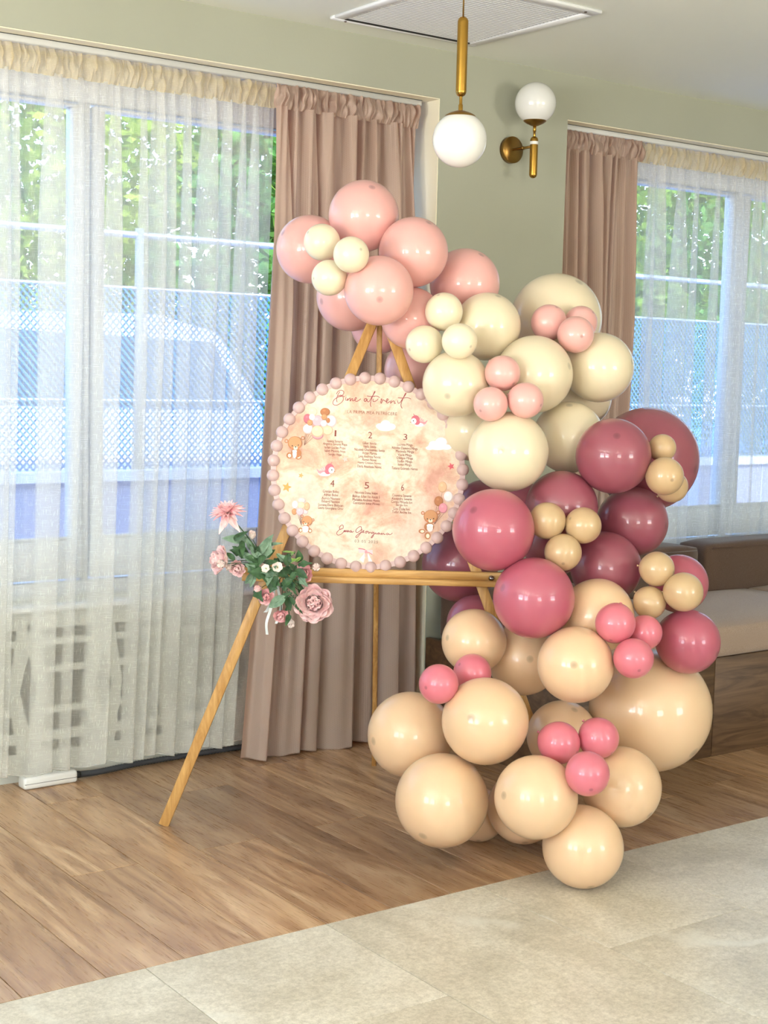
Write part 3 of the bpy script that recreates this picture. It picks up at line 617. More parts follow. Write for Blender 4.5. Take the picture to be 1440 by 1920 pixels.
# handwriting
TXT = (158, 52, 62)
def script_text(ox, oy, k, strokes, name, w_):
    q = Print(ox, oy, k)
    for s in strokes: q.line(s, w_, TXT)
    q.done(name)
script_text(610, 725, 8.47, [
    [(207, 95), (172, 150), (155, 215), (163, 262)], [(150, 138), (175, 95), (225, 72), (268, 98), (252, 148), (172, 182)], [(172, 165), (225, 152), (285, 178)], [(172, 182), (245, 172), (265, 212), (235, 265), (165, 308), (108, 302), (95, 262), (128, 212), (205, 170)],
    [(302, 158), (308, 168)], [(310, 180), (298, 222), (318, 232), (338, 198)], [(338, 198), (332, 236), (362, 200), (375, 205), (372, 245), (402, 206), (416, 214), (414, 240), (440, 235)], [(440, 235), (474, 202), (464, 184), (448, 220), (466, 246), (500, 240), (545, 206)],
    [(642, 205), (608, 208), (600, 238), (625, 246), (646, 210), (648, 240), (678, 250), (720, 182), (772, 102), (764, 96), (722, 200), (700, 288), (714, 330)], [(645, 160), (720, 170), (800, 162), (850, 186)], [(745, 205), (742, 245), (765, 247), (800, 234), (828, 202)], [(760, 168), (764, 176)],
    [(865, 214), (886, 206), (868, 250), (877, 275), (904, 222), (932, 235), (960, 246), (986, 216), (970, 204), (955, 245), (976, 270), (1022, 238)], [(1040, 226), (1025, 275), (1064, 240), (1086, 242), (1090, 275), (1112, 268)], [(1138, 230), (1150, 270), (1176, 264), (1216, 210), (1272, 126), (1264, 118), (1226, 200), (1196, 280), (1200, 330), (1217, 352)], [(1145, 186), (1220, 190), (1300, 184), (1356, 206)]], 'title_lettering', 1.15)
script_text(620, 975, 11.08, [
    [(206, 172), (250, 168), (256, 112), (226, 96), (178, 140), (186, 182), (215, 186)], [(186, 184), (130, 240), (126, 286), (160, 302), (222, 280), (266, 234)], [(266, 234), (285, 200), (280, 240), (306, 205), (310, 240), (336, 206), (342, 240)],
    [(376, 206), (350, 218), (352, 240), (376, 222), (386, 240)], [(432, 200), (400, 220), (410, 246), (436, 222), (442, 246), (480, 220)],
    [(642, 170), (630, 124), (580, 140), (530, 190), (526, 235), (560, 246), (620, 205), (650, 174), (640, 222), (600, 290), (550, 346), (524, 344), (536, 315), (600, 265), (660, 240), (696, 214), (680, 206), (670, 240), (702, 250)],
    [(742, 220), (720, 240), (736, 262), (762, 240), (746, 220), (790, 228), (796, 265), (820, 238), (846, 258)], [(882, 234), (856, 250), (866, 270), (900, 240), (906, 260), (882, 330), (856, 356), (850, 336), (900, 286), (942, 254)], [(946, 244), (950, 276), (976, 264)],
    [(1010, 245), (985, 260), (996, 282), (1020, 254), (1032, 280), (1062, 264)], [(1070, 250), (1070, 286), (1100, 260), (1116, 266), (1120, 286), (1150, 274)], [(1200, 250), (1170, 270), (1186, 292), (1216, 264), (1226, 286), (1262, 280), (1296, 250)]], 'name_lettering', 1.1)
def typeset(txt, px, py, wpx, hpx, name=None, c=TXT, rot=-.041, space=1.0):
    cu = bpy.data.curves.new('lettering', 'FONT'); cu.body = txt; cu.size = 1; cu.align_x = 'CENTER'; cu.align_y = 'CENTER'; cu.resolution_u = 2; cu.space_character = space
    o = bpy.data.objects.new('lettering', cu); COL.objects.link(o); bpy.context.view_layer.update()
    me = bpy.data.meshes.new_from_object(o.evaluated_get(bpy.context.evaluated_depsgraph_get())); bpy.data.objects.remove(o)
    xs = [v.co.x for v in me.vertices]; ys = [v.co.y for v in me.vertices]; w0 = max(xs) - min(xs); h0 = max(ys) - min(ys); cx = (max(xs) + min(xs)) / 2; cy = (max(ys) + min(ys)) / 2
    bx, by = BP(px, py); cr, sr = math.cos(rot + .017), math.sin(rot + .017); out = []
    for v in me.vertices:
        x = (v.co.x - cx) * wpx / w0 * PXS; y = (v.co.y - cy) * hpx / h0 * PXS; out.append((bx + x * cr - y * sr, by + x * sr + y * cr, .0012))
    fs = [tuple(p_.vertices) for p_ in me.polygons]; bpy.data.meshes.remove(me)
    if name is None: return out, fs
    mb = MB(); mb.add(out, fs); return mb.build(name, ink(c), bd)
typeset('LA PRIMA MEA PETRECERE', 696.3, 775.2, 94.5, 6.0, 'subtitle_lettering', (150, 92, 76), space=1.1)
typeset('03 05 2025', 687.3, 1013.8, 44.5, 5.2, 'date_lettering', (140, 112, 96), space=1.2)
blocks = [('1', (252, 95), 80, 248, [195, 237, 282, 325, 368], [200, 315, 270, 270, 170], 'Ionica Severin|Angelica Simona Popa|Iulian Lucian Popa|Iulian Monika Hoja|Sergiu Hoja', 800, 22),
    ('2', (706, 115), 85, 700, [217, 260, 303, 345, 388, 428, 472, 515], [175, 170, 395, 190, 290, 185, 305, 315], 'Lilian Ionita|Vasile Ionita|Nicoleta Gherasimiuc Ionita|Victor Marola|Liviu Andreea Novac|Roman Novac|Harry Cristian Novac|Daria Anastasia Novac', 800, 52),
    ('3', (1165, 135), 80, 1160, [238, 283, 325, 368, 408, 450, 492, 535], [200, 335, 235, 185, 215, 195, 175, 340], 'Lucreta Minga|Nicolae Dumitru Minga|Marinela Minga|Vasile Minga|Olimpia Minga|Stefan Minga|Ionut Minga|Tatiana Gabriela Hierea', 800, 52),
    ('4', (218, 80), 88, 200, [183, 226, 270, 310, 355, 400], [210, 185, 240, 235, 325, 330], 'Cristian Bobei|Adrian Bobei|Aurica Nastase|Eduard Nastase|Luciana Elena Bolocan|Laura Georgiana Oroc', 895, 52),
    ('5', (668, 103), 85, 662, [202, 245, 288, 330], [295, 355, 355, 345], 'Nicoleta Diana Vulpe|Roman Iulian Ilie Alesia 5|Madalina Andreea Hossu|Constantin Ionut Mosea', 895, 60),
    ('6', (1135, 125), 85, 1125, [228, 270, 310, 353, 398, 440], [250, 265, 275, 150, 210, 250], 'Cosmina Severin|Alexandra Severin|Corina Mihaela Ion|Sergiu Ion|Liza Dalia Ion|Tudor Andrei Ion', 895, 40)]
for num, (nx_, ny_), nh, cx, ys, ws, names, oy, nw in blocks:
    typeset(num, 590 + nx_ / 6.857, oy + ny_ / 6.857, nw / 6.857, nh / 6.857, 'table_number', (138, 58, 48))
    mb = MB()
    for y, w_, t in zip(ys, ws, names.split('|')):
        v, fs = typeset(t, 590 + cx / 6.857, oy + y / 6.857, w_ / 6.857, 6.4 if any(c in t for c in 'gpj') else 5.2); mb.add(v, fs)
    mb.build('name_list', ink((138, 66, 56)), bd)

# ---------------------------------------------------------------- balloons
BAL = {'pink': (230, 174, 168), 'ivory': (235, 223, 194), 'cream': (227, 212, 183), 'tan': (198, 167, 128), 'nude': (227, 191, 153), 'mauve': (152, 80, 94), 'rose': (180, 90, 108), 'coral': (214, 116, 130)}
def latex(c):
    def f(n, b):
        tc = N(n, 'ShaderNodeTexCoord'); sx = N(n, 'ShaderNodeSeparateXYZ'); L(n, tc.outputs['Object'], sx.inputs[0])
        dark = lin(tuple(int(v * .62) for v in c))
        r = N(n, 'ShaderNodeMapRange', i_1=.992, i_2=1.0); r.interpolation_type = 'SMOOTHSTEP'; L(n, sx.outputs['Z'], r.inputs[0]); m2 = N(n, 'ShaderNodeMath', operation='MULTIPLY', i_1=.55); L(n, r.outputs[0], m2.inputs[0])
        L(n, mix(n, m2.outputs[0], lin(c), dark), b.inputs['Base Color'])
        b.inputs['Subsurface Weight'].default_value = .12; b.inputs['Subsurface Radius'].default_value = (1, .5, .35); b.inputs['Subsurface Scale'].default_value = .03
        b.inputs['Coat Weight'].default_value = .55; b.inputs['Coat Roughness'].default_value = .05; b.inputs['Specular IOR Level'].default_value = .4
    return f
MBAL = {k: mat('latex_' + k, c, .36, build=latex(c)) for k, c in BAL.items()}
TABLE = [
    ('P1','pink',2.781,3.984,2.007,0.1165,-0.20,-0.66,0.73, 'large pink balloon at the very top of the garland'),
    ('P2','pink',2.670,4.134,1.898,0.1137,-0.91,0.08,0.42, 'large pink balloon at the far upper left of the garland'),
    ('C1','ivory',2.596,3.950,1.906,0.0589,-0.88,0.07,0.46, 'small ivory balloon in the top trio, upper left one'),
    ('C2','ivory',2.581,3.761,1.856,0.0561,-0.03,-0.97,0.24, 'small ivory balloon in the top trio, the right one'),
    ('C3','ivory',2.577,3.875,1.789,0.0568,-0.99,0.08,-0.08, 'small ivory balloon in the top trio, the lowest one'),
    ('P3','pink',2.701,3.776,1.752,0.1102,-0.53,-0.79,-0.30, 'large pink balloon hiding the top of the easel legs'),
    ('P4','pink',2.874,3.830,1.887,0.1134,0.08,-0.59,0.81, 'large pink balloon right of and below the topmost one'),
    ('P5','pink',2.826,4.114,1.748,0.1176,-0.98,0.06,-0.18, 'pink balloon behind and under the lowest ivory balloon of the top trio'),
    ('P6','pink',3.115,3.858,1.799,0.1184,0.09,-0.60,0.80, 'pink balloon at the upper right against the green grey wall'),
    ('P7','pink',2.883,3.842,1.673,0.1012,-0.43,-0.42,-0.80, 'pink balloon behind the uppermost ivory balloon, right of the easel top'),
    ('P8','pink',3.002,4.188,1.662,0.1030,-0.78,-0.13,-0.61, 'pink balloon furthest back behind the easel legs'),
    ('P9','pink',3.055,4.053,1.504,0.1017,-0.56,-0.32,-0.77, 'pink balloon behind the right easel leg just above the board'),
    ('C4','ivory',2.897,3.689,1.693,0.0609,-0.52,-0.15,0.84, 'small ivory balloon in the trio below the pinks, uppermost one'),
    ('C5','ivory',2.826,3.695,1.587,0.0601,-0.95,0.02,-0.31, 'small ivory balloon in the trio below the pinks, leftmost one'),
    ('C6','ivory',2.847,3.543,1.597,0.0553,0.05,-0.95,-0.30, 'small ivory balloon in the trio below the pinks, lower right one'),
    ('K1','cream',3.070,3.678,1.653,0.1094,-0.01,-0.47,0.88, 'large cream balloon touching the right of the upper ivory trio'),
    ('K2','cream',3.462,3.777,1.692,0.1590,0.09,-0.60,0.80, 'biggest cream balloon, up by the drape of the right window'),
    ('s1','pink',3.273,3.604,1.672,0.0598,0.03,-0.55,0.83, 'small pink balloon on the biggest cream one, left of its trio'),
    ('s2','pink',3.287,3.489,1.632,0.0598,-0.40,-0.91,-0.11, 'small pink balloon on the biggest cream one, front of its trio'),
    ('s3','pink',3.395,3.581,1.676,0.0560,0.26,-0.75,0.61, "small pink balloon half hidden on the biggest cream one's right side"),
    ('K3','cream',3.158,3.540,1.500,0.1256,0.40,-0.89,0.23, 'large cream balloon in the middle between the two pink trios'),
    ('K4','cream',3.418,3.510,1.528,0.1157,0.45,-0.88,0.18, 'large cream balloon sticking out right below the window drape'),
    ('K5','cream',2.891,3.610,1.464,0.1061,-0.75,-0.56,-0.36, 'large cream balloon overlapping the upper right rim of the board'),
    ('s4','pink',2.972,3.479,1.501,0.0559,0.15,-0.81,-0.57, 'small pink balloon of the lower trio, topmost one'),
    ('s5','pink',2.902,3.449,1.405,0.0535,-0.91,-0.19,-0.38, 'small pink balloon of the lower trio, left one'),
    ('s6','pink',2.998,3.396,1.419,0.0560,0.34,-0.91,-0.24, 'small pink balloon of the lower trio, right one'),
    ('K6','cream',2.991,3.461,1.256,0.1261,-0.78,-0.62,0.09, 'large cream balloon just above the big rose one beside the board'),
    ('K7','cream',3.302,3.521,1.297,0.1174,-0.30,-0.31,0.91, 'cream balloon behind, left of the upper mauve balloon'),
    ('K8','cream',3.052,3.721,1.308,0.0984,-0.60,-0.28,-0.75, 'cream balloon mostly hidden behind the right rim of the board'),
    ('K9','cream',3.499,3.681,1.428,0.1102,-0.05,-0.68,-0.73, 'cream balloon sliver peeking out under the right cream balloon'),
    ('M1','mauve',3.293,3.301,1.248,0.1198,-0.53,-0.63,0.57, 'large mauve balloon at the top of the mauve group'),
    ('M2','mauve',3.628,3.476,1.221,0.1766,0.37,-0.92,-0.14, 'biggest dark mauve balloon at the right against the window'),
    ('B1','tan',3.443,3.234,1.276,0.0442,0.27,-0.76,0.59, 'small tan balloon on the biggest mauve one, topmost'),
    ('B2','tan',3.390,3.169,1.191,0.0602,-0.40,-0.91,-0.13, 'small tan balloon on the biggest mauve one, in front'),
    ('B3','tan',3.479,3.218,1.152,0.0512,0.28,-0.77,0.58, 'small tan balloon peeking out behind another on the biggest mauve'),
    ('M3','mauve',3.178,3.409,1.080,0.1157,-0.96,0.10,0.25, 'mauve balloon above the middle tan trio'),
    ('M4','rose',2.877,3.387,1.021,0.1265,-0.82,-0.21,0.54, 'large rose balloon overlapping the lower right rim of the board'),
    ('M5','mauve',3.462,3.368,1.024,0.1156,0.39,-0.92,-0.04, 'dark mauve balloon at the right below the biggest mauve one'),
    ('T1','tan',3.040,3.323,1.049,0.0576,-1.00,0.09,0.01, 'small tan balloon of the middle trio, left one'),
    ('T2','tan',3.131,3.258,1.037,0.0568,-0.91,0.08,0.41, 'small tan balloon of the middle trio, right one'),
    ('T3','tan',3.062,3.270,0.955,0.0577,-0.57,-0.65,-0.50, 'small tan balloon of the middle trio, lowest one'),
    ('M6','mauve',3.305,3.327,0.886,0.1146,-0.22,-0.57,-0.79, 'mauve balloon right of and below the middle tan trio'),
    ('M7','rose',2.951,3.274,0.820,0.1241,-0.95,0.09,0.31, 'large rose balloon at the right end of the easel tray'),
    ('M8','mauve',3.141,3.869,0.840,0.1323,-0.95,0.03,-0.30, 'large mauve balloon behind the easel tray and right leg'),
    ('M9','mauve',3.207,3.837,1.041,0.0917,-0.98,0.05,-0.21, 'mauve balloon sliver between the board rim and the cream balloon'),
    ('M13','mauve',3.071,3.691,0.664,0.0977,-0.89,-0.04,-0.45, 'mauve balloon peeking out above the left nude balloon near the sofa'),
    ('M10','mauve',3.265,3.529,0.942,0.1056,0.27,-0.87,-0.41, 'mauve balloon hidden deep behind the middle tan trio'),
    ('M14','mauve',3.261,3.676,1.044,0.0899,-0.95,0.02,-0.32, 'mauve balloon hidden deep behind the large rose one'),
    ('T4','tan',3.312,3.111,0.908,0.0544,0.39,-0.92,-0.08, 'small tan balloon of the right trio, topmost by the sofa'),
    ('T5','tan',3.346,3.029,0.845,0.0604,0.56,-0.82,0.07, 'small tan balloon of the right trio, rightmost by the sofa'),
    ('T6','tan',3.290,3.115,0.804,0.0511,0.23,-0.86,-0.46, 'small tan balloon of the right trio, lowest and darkest'),
    ('M11','rose',3.485,3.176,0.842,0.0938,0.36,-0.91,-0.20, 'rose balloon behind the right tan trio in front of the cushions'),
    ('M12','rose',3.424,3.072,0.676,0.1009,0.33,-0.90,-0.26, 'rose balloon at the far right in front of the sofa seat'),
    ('N1','nude',2.898,3.489,0.655,0.1025,-0.98,0.10,0.18, 'nude balloon under the easel tray, leftmost of its row'),
    ('N2','nude',3.088,3.465,0.583,0.1167,-0.51,-0.84,0.20, 'nude balloon in the row of three, the middle one'),
    ('N3','nude',3.014,3.146,0.630,0.1155,-0.71,-0.68,0.19, 'nude balloon in the row of three, right front one'),
    ('N4','nude',3.174,3.225,0.754,0.1160,-0.66,-0.23,-0.71, 'nude balloon behind the upper coral one, below the mauves'),
    ('q1','coral',3.102,3.073,0.761,0.0607,-0.58,-0.30,-0.76, 'small coral balloon of the right trio, upper left one'),
    ('q2','coral',3.216,3.060,0.725,0.0534,0.24,-0.86,-0.46, 'small coral balloon of the right trio, half hidden at the back'),
    ('q3','coral',3.113,3.003,0.665,0.0601,-0.40,-0.81,-0.43, 'small coral balloon of the right trio, lowest one'),
    ('q4','coral',2.647,3.345,0.572,0.0595,-0.98,-0.21,-0.04, 'small coral balloon of the left pair, the front left one'),
    ('q5','coral',2.814,3.391,0.580,0.0589,-0.85,0.05,0.53, 'small coral balloon of the left pair, the back right one'),
    ('N5','nude',3.420,3.215,0.427,0.1976,0.17,-0.82,-0.55, 'giant nude balloon at the lower right in front of the oak bench'),
    ('N6','nude',2.720,3.574,0.357,0.1358,-1.00,0.09,-0.04, 'large nude balloon at the far left of the garland base'),
    ('N7','nude',2.767,3.267,0.461,0.1306,-0.82,-0.49,0.28, 'large nude balloon under the left coral pair'),
    ('N8','nude',2.671,3.344,0.212,0.1411,-0.75,-0.34,-0.56, 'largest front left nude balloon above the wooden floor'),
    ('N9','nude',2.792,3.058,0.277,0.1211,-0.98,0.05,0.18, 'nude balloon at the bottom left of the lowest coral trio'),
    ('N10','nude',3.126,3.044,0.261,0.1216,0.18,-0.82,-0.54, 'nude balloon at the bottom right of the lowest coral trio'),
    ('N11','nude',3.136,3.322,0.355,0.1133,-0.04,-0.50,0.86, 'nude balloon behind the lowest coral trio'),
    ('N12','nude',2.935,3.003,0.118,0.1196,-0.23,-0.56,-0.80, 'lowest nude balloon touching the stone tiles'),
    ('N13','nude',2.938,3.485,0.086,0.0854,-0.37,-0.46,-0.81, 'nude balloon peeking out low behind the front left one'),
    ('N14','nude',2.972,3.312,0.150,0.1129,-0.32,-0.49,-0.81, 'nude balloon low at the back between two front ones'),
    ('q6','coral',2.924,3.110,0.409,0.0633,0.32,-0.90,-0.29, 'small coral balloon of the lowest trio, upper left one'),
    ('q7','coral',3.034,3.056,0.421,0.0612,0.14,-0.80,-0.58, 'small coral balloon of the lowest trio, upper right one'),
    ('q8','coral',2.869,2.929,0.367,0.0638,-0.46,-0.74,-0.49, 'small coral balloon of the lowest trio, bottom one'),
]
bm0 = {}
prof = []
for i in range(37):
    t = PI * i / 36; z = math.cos(t); r = math.sin(t); k = 1.0
    if z < 0: r *= 1 - .05 * (-z) ** 3; z *= 1 + .05 * (-z) ** 2
    prof.append((r, z))
prof = prof[::-1]
for k_ in BAL:
    mb = MB(); mb.lathe(prof, seg=48); me = bpy.data.meshes.new('balloon'); me.from_pydata(mb.v, [], mb.f); me.materials.append(MBAL[k_])
    for p_ in me.polygons: p_.use_smooth = True
    kn = MB(); kn.lathe([(.012, 0), (.035, -.03), (.05, -.045), (.035, -.062), (.03, -.075), (.06, -.12), (.075, -.15), (.06, -.155)], (0, 0, -1.045), seg=14); ke = bpy.data.meshes.new('knot'); ke.from_pydata(kn.v, [], kn.f); ke.materials.append(MBAL[k_])
    for p_ in ke.polygons: p_.use_smooth = True
    bm0[k_] = (me, ke)
for nm_, k_, x, y, z, r, ax, ay, az, lab in TABLE:
    o = bpy.data.objects.new('balloon', bm0[k_][0]); COL.objects.link(o); o.location = (x, y, z); o.scale = (r, r, r)
    o.rotation_euler = Vector((ax, ay, az)).to_track_quat('Z', 'Y').to_euler(); tag(o, lab, 'balloon', 'balloons of the garland')
    part(bm0[k_][1], 'knot', o)
# ---------------------------------------------------------------- flowers on the left end of the tray
FO = EM + Vector((.8066, -.591, 0)) * -.3428 + Vector((0, 0, .8369)); 
fl_ = thing('flower_spray', 'pink artificial flower spray with green leaves and white ribbon on the easel tray end', 'flowers', FO, rz=ERZ)
def FP(px, py, off=.03): return Vector(((px - 500) * .001715, -off, (1078 - py) * .001722 + (px - 500) * .00004))
def petal(mb, base, d, nrm, ln, wd, curl=.3, cup=.2, mi=0, tip=.6, nu=4, nv=2, round_=False):
    d = Vector(d).normalized(); nrm = Vector(nrm); nrm = (nrm - d * nrm.dot(d)).normalized(); sd = d.cross(nrm); vs = []
    for i in range(nu + 1):
        t = i / nu; wv = (min(1, .35 + 1.5 * t) * (1 - max(0, (t - .45) / .55) ** 3 * .62)) if round_ else (math.sin(PI * min(1, t * .86 + .07) ** tip) if t < 1 else .12)
        for j in range(-nv, nv + 1):
            u = j / nv; p_ = Vector(base) + d * ln * t * (1 - .25 * curl * t * t) + nrm * ln * (curl * t * t) + sd * wd / 2 * wv * u + nrm * cup * wd * (u * u) * wv; vs.append(p_)
    c_ = 2 * nv + 1; mb.add(vs, [(i * c_ + j, i * c_ + j + 1, (i + 1) * c_ + j + 1, (i + 1) * c_ + j) for i in range(nu) for j in range(2 * nv)], mi, True)
def petb(a, b_):
    def f(n, b):
        v = coords(n, 'Object'); L(n, ramp(n, noise_t(n, v, 60, 3), [(.3, a), (.7, b_)]), b.inputs['Base Color']); b.inputs['Subsurface Weight'].default_value = .0; b.inputs['Sheen Weight'].default_value = .2
    return f
M_pet = mat('petal_pink', rough=.7, build=petb((252, 202, 204), (255, 226, 222))); M_pet_d = mat('petal_rose', rough=.7, build=petb((248, 174, 182), (254, 208, 206))); M_pet_w = mat('petal_pale', rough=.7, build=petb((242, 216, 210), (250, 236, 228)))
M_leaf = mat('leaf_green', rough=.55, build=petb((36, 68, 38), (66, 104, 60))); M_leaf_g = mat('leaf_grey_green', rough=.6, build=petb((92, 122, 98), (136, 160, 134))); M_leaf_b = mat('leaf_bright', rough=.5, build=petb((110, 150, 60), (150, 180, 90))); M_stem = mat('stem_green', (58, 82, 44), .6)
rf = random.Random(4)
def basis(ax):
    ax = Vector(ax).normalized(); x = ax.orthogonal().normalized(); return ax, x, ax.cross(x)
def rose(c, ax, r, m_, name, layers=4, parent=None, open_=1.0):
    ax, x, y = basis(ax); mb = MB(); c = Vector(c) - ax * r * .55
    for l in range(layers):
        f_ = l / max(1, layers - 1); k = 4 + 2 * l; ang = (.04 + f_ * 1.05) * open_
        for i in range(k):
            a = 2 * PI * (i + .5 * (l % 2)) / k + rf.uniform(-.2, .2); o_ = x * math.cos(a) + y * math.sin(a)
            ang2 = ang * rf.uniform(.88, 1.1); d = ax * math.cos(ang2) + o_ * math.sin(ang2); inward = ax * math.sin(ang2) - o_ * math.cos(ang2)
            petal(mb, c + o_ * r * (.02 + .19 * f_), d, inward, r * (1.22 - .12 * f_) * rf.uniform(.9, 1.06), r * (.55 + .42 * f_), .34 if f_ < .8 else .12, .30, 0, .55, 5, 2, True)
    return mb.build(name, m_, parent or fl_)
def calyx(c, ax, r, parent):
    ax, x, y = basis(ax); mb = MB(); c = Vector(c) - ax * r * .35
    for i in range(6):
        a = 2 * PI * i / 6; o_ = x * math.cos(a) + y * math.sin(a); petal(mb, c, o_ - ax * .15 + ax * .5, ax, r * .6, r * .22, .2, .1)
    mb.build('calyx', M_leaf, parent)
def stem(a, b, r=.0016, bend=(0, 0, 0)):
    a = Vector(a); b = Vector(b); mb = MB(); mb.tube(crom([a, (a + b) / 2 + Vector(bend), b], 6), r, 6); mb.build('stem', M_stem, fl_)
HB = FP(500, 1052, .03)                                  # where the stems are bound to the tray
# dahlia
dc = FP(428, 958, .05); dax = Vector((-.15, -.35, .93)); mb = MB(); ax, x, y = basis(dax)
for l, (k, ang, ln) in enumerate(((6, .25, .022), (10, .6, .03), (14, .95, .043), (16, 1.3, .054), (14, 1.55, .062))):
    for i in range(k):
        a = 2 * PI * (i + .5 * (l % 2)) / k + rf.uniform(-.08, .08); o_ = x * math.cos(a) + y * math.sin(a); petal(mb, dc, ax * math.cos(ang) + o_ * math.sin(ang), ax * math.sin(ang) - o_ * math.cos(ang), ln * rf.uniform(.88, 1.08), .019, -.1 if l > 2 else .15, .28, 0, .62)
dh = mb.build('dahlia', M_pet_d, fl_)
mb = MB()
for (tx, ty_) in ((411, 999), (418, 990), (447, 990), (453, 993), (424, 985), (440, 982)):
    d = FP(tx, ty_, .06) - dc; petal(mb, dc - ax * .004, d, Vector((0, -1, .3)), d.length * rf.uniform(.85, 1.02), .022, -.12, .25, 0, .7)
mb.build('drooping_petal', M_pet, fl_); stem(dc - ax * .006, HB, .0022, (.0, -.01, .01))
# peony and roses
R1 = [(592, 1124, .07, (.05, -.95, .1), .052, M_pet, 'peony', 6), (572, 1071, .05, (-.3, -.85, .2), .027, M_pet_d, 'rose', 4), (416, 1046, .06, (-.8, -.5, .2), .040, M_pet, 'peony', 5), (448, 1062, .05, (-.2, -.8, -.3), .025, M_pet, 'rose', 4),
      (503, 1113, .06, (.1, -.95, .0), .023, M_pet_d, 'rose', 4), (530, 1150, .05, (.0, -.8, -.4), .023, M_pet_d, 'rose', 4), (583, 1150, .06, (-.1, -.7, -.5), .022, M_pet, 'rose', 4), (605, 1146, .06, (.4, -.7, -.4), .018, M_pet, 'rose', 3)]
for px, py, off, a_, r, m_, nm_, ly in R1:
    r *= 1.1
    c = FP(px, py, off); o = rose(c, a_, r, m_, nm_, ly); calyx(c, a_, r, o); stem(c - Vector(a_).normalized() * r * .4, FP(532, 1078, .02) if px > 480 else HB, .0015, (0, -.005, .004))
for px, py, off, a_, r in [(594, 1059, .06, (.1, -.9, .2), .028), (422, 1050, .09, (-.2, -.9, .1), .028), (474, 1001, .04, (.1, -.5, .8), .024), (488, 1099, .06, (-.2, -.9, .2), .025), (549, 1163, .05, (.2, -.7, -.6), .024), (433, 1058, .06, (-.3, -.8, -.2), .020)]:
    c = FP(px, py, off); o = rose(c, a_, r, M_pet_w if px not in (488,) else M_pet, 'rosebud', 3, open_=.35); calyx(c, a_, r, o); stem(c - Vector(a_).normalized() * r * .5, FP(530, 1075, .02) if px > 485 else HB, .0014)
for px, py, a_, r in ((523, 1058, (.1, -.95, .3), .022), (503, 1061, (-.2, -.9, .35), .018)):
    mb = MB(); ax, x, y = basis(a_); c = FP(px, py, .075)
    for i in range(6):
        a = 2 * PI * i / 6; o_ = x * math.cos(a) + y * math.sin(a); petal(mb, c, o_ * .85 + ax * .5, ax - o_ * .5, r, r * .95, .1, .2, round_=True)
    o = mb.build('blossom', M_pet_w, fl_); mb = MB()
    for i in range(7): mb.tube([c, c + ax * .008 + Vector((rf.uniform(-.004, .004), 0, rf.uniform(-.004, .004)))], .0006, 4)
    mb.build('stamen', M_leaf_b, o)
def leaf(p0, p1, wd, m_=None, lobes=0, curl=.12, nrm=(0, -1, .25)):
    p0 = Vector(p0); p1 = Vector(p1); d = p1 - p0; ln = d.length; d.normalize(); nrm = Vector(nrm); nrm = (nrm - d * nrm.dot(d)).normalized(); sd = d.cross(nrm); mb = MB(); vs = []; nu = 8
    for i in range(nu + 1):
        t = i / nu; wv = math.sin(PI * t ** .75) ** .8 if 0 < t < 1 else .02
        if lobes: wv *= 1 + .32 * math.cos(lobes * 2 * PI * t)
        for u in (-1, -.5, 0, .5, 1): vs.append(p0 + d * ln * t + sd * wd / 2 * wv * u + nrm * (curl * ln * math.sin(PI * t) + .22 * wd * abs(u) * wv))
    mb.add(vs, [(i * 5 + j, i * 5 + j + 1, (i + 1) * 5 + j + 1, (i + 1) * 5 + j) for i in range(nu) for j in range(4)], 0, True); o = mb.build('leaf', m_ or M_leaf, fl_)
    v = MB(); v.tube([p0 + nrm * .0006, p0 + d * ln * .5 + nrm * (curl * ln + .0008), p1 - d * ln * .08 + nrm * (curl * ln * .25 + .0008)], [.0009, .0007, .0003], 4); v.build('midrib', M_stem, o)
LV = [((470, 1010), (418, 1006), .030, 1, 0), ((440, 1010), (470, 990), .02, 0, 0), ((495, 1045), (512, 1000), .034, 1, 2), ((485, 1038), (515, 997), .026, 1, 0), ((470, 1040), (432, 1028), .036, 0, 3), ((465, 1036), (440, 1018), .03, 0, 2), ((500, 1040), (519, 1025), .024, 0, 0),
      ((480, 1050), (452, 1030), .024, 1, 0), ((475, 1030), (462, 1004), .022, 1, 0), ((515, 1082), (468, 1065), .044, 0, 3), ((520, 1078), (510, 1106), .036, 0, 3), ((525, 1075), (505, 1098), .03, 0, 2), ((536, 1060), (552, 1075), .03, 0, 2), ((540, 1055), (562, 1042), .018, 2, 0),
      ((560, 1055), (588, 1050), .020, 0, 2), ((540, 1112), (508, 1134), .034, 1, 0), ((540, 1115), (548, 1142), .024, 0, 0), ((546, 1148), (541, 1166), .018, 0, 0), ((545, 1112), (572, 1145), .014, 0, 0), ((528, 1110), (536, 1118), .018, 1, 0), ((560, 1085), (570, 1125), .018, 0, 2), ((545, 1085), (560, 1108), .02, 0, 2),
      ((500, 1028), (488, 1056), .02, 0, 0), ((445, 1045), (428, 1032), .018, 0, 0), ((455, 1050), (438, 1062), .014, 0, 0), ((548, 1040), (556, 1028), .012, 2, 0), ((530, 1045), (520, 1035), .014, 2, 0), ((556, 1048), (566, 1040), .012, 2, 0), ((548, 1120), (536, 1148), .012, 0, 0), ((500, 1020), (535, 1012), .012, 1, 0), ((530, 1030), (558, 1031), .006, 2, 0), ((470, 1050), (492, 1066), .03, 0, 2), ((515, 1060), (545, 1082), .03, 0, 2), ((455, 1010), (460, 1040), .02, 0, 0)]
for _ in range(34):
    c_ = (rf.uniform(478, 565), rf.uniform(1030, 1115)); a_ = rf.uniform(0, 6.28); LV.append((c_, (c_[0] + 30 * math.cos(a_), c_[1] + 24 * math.sin(a_)), rf.uniform(.014, .028), rf.choice((0, 0, 0, 1)), rf.choice((0, 2))))
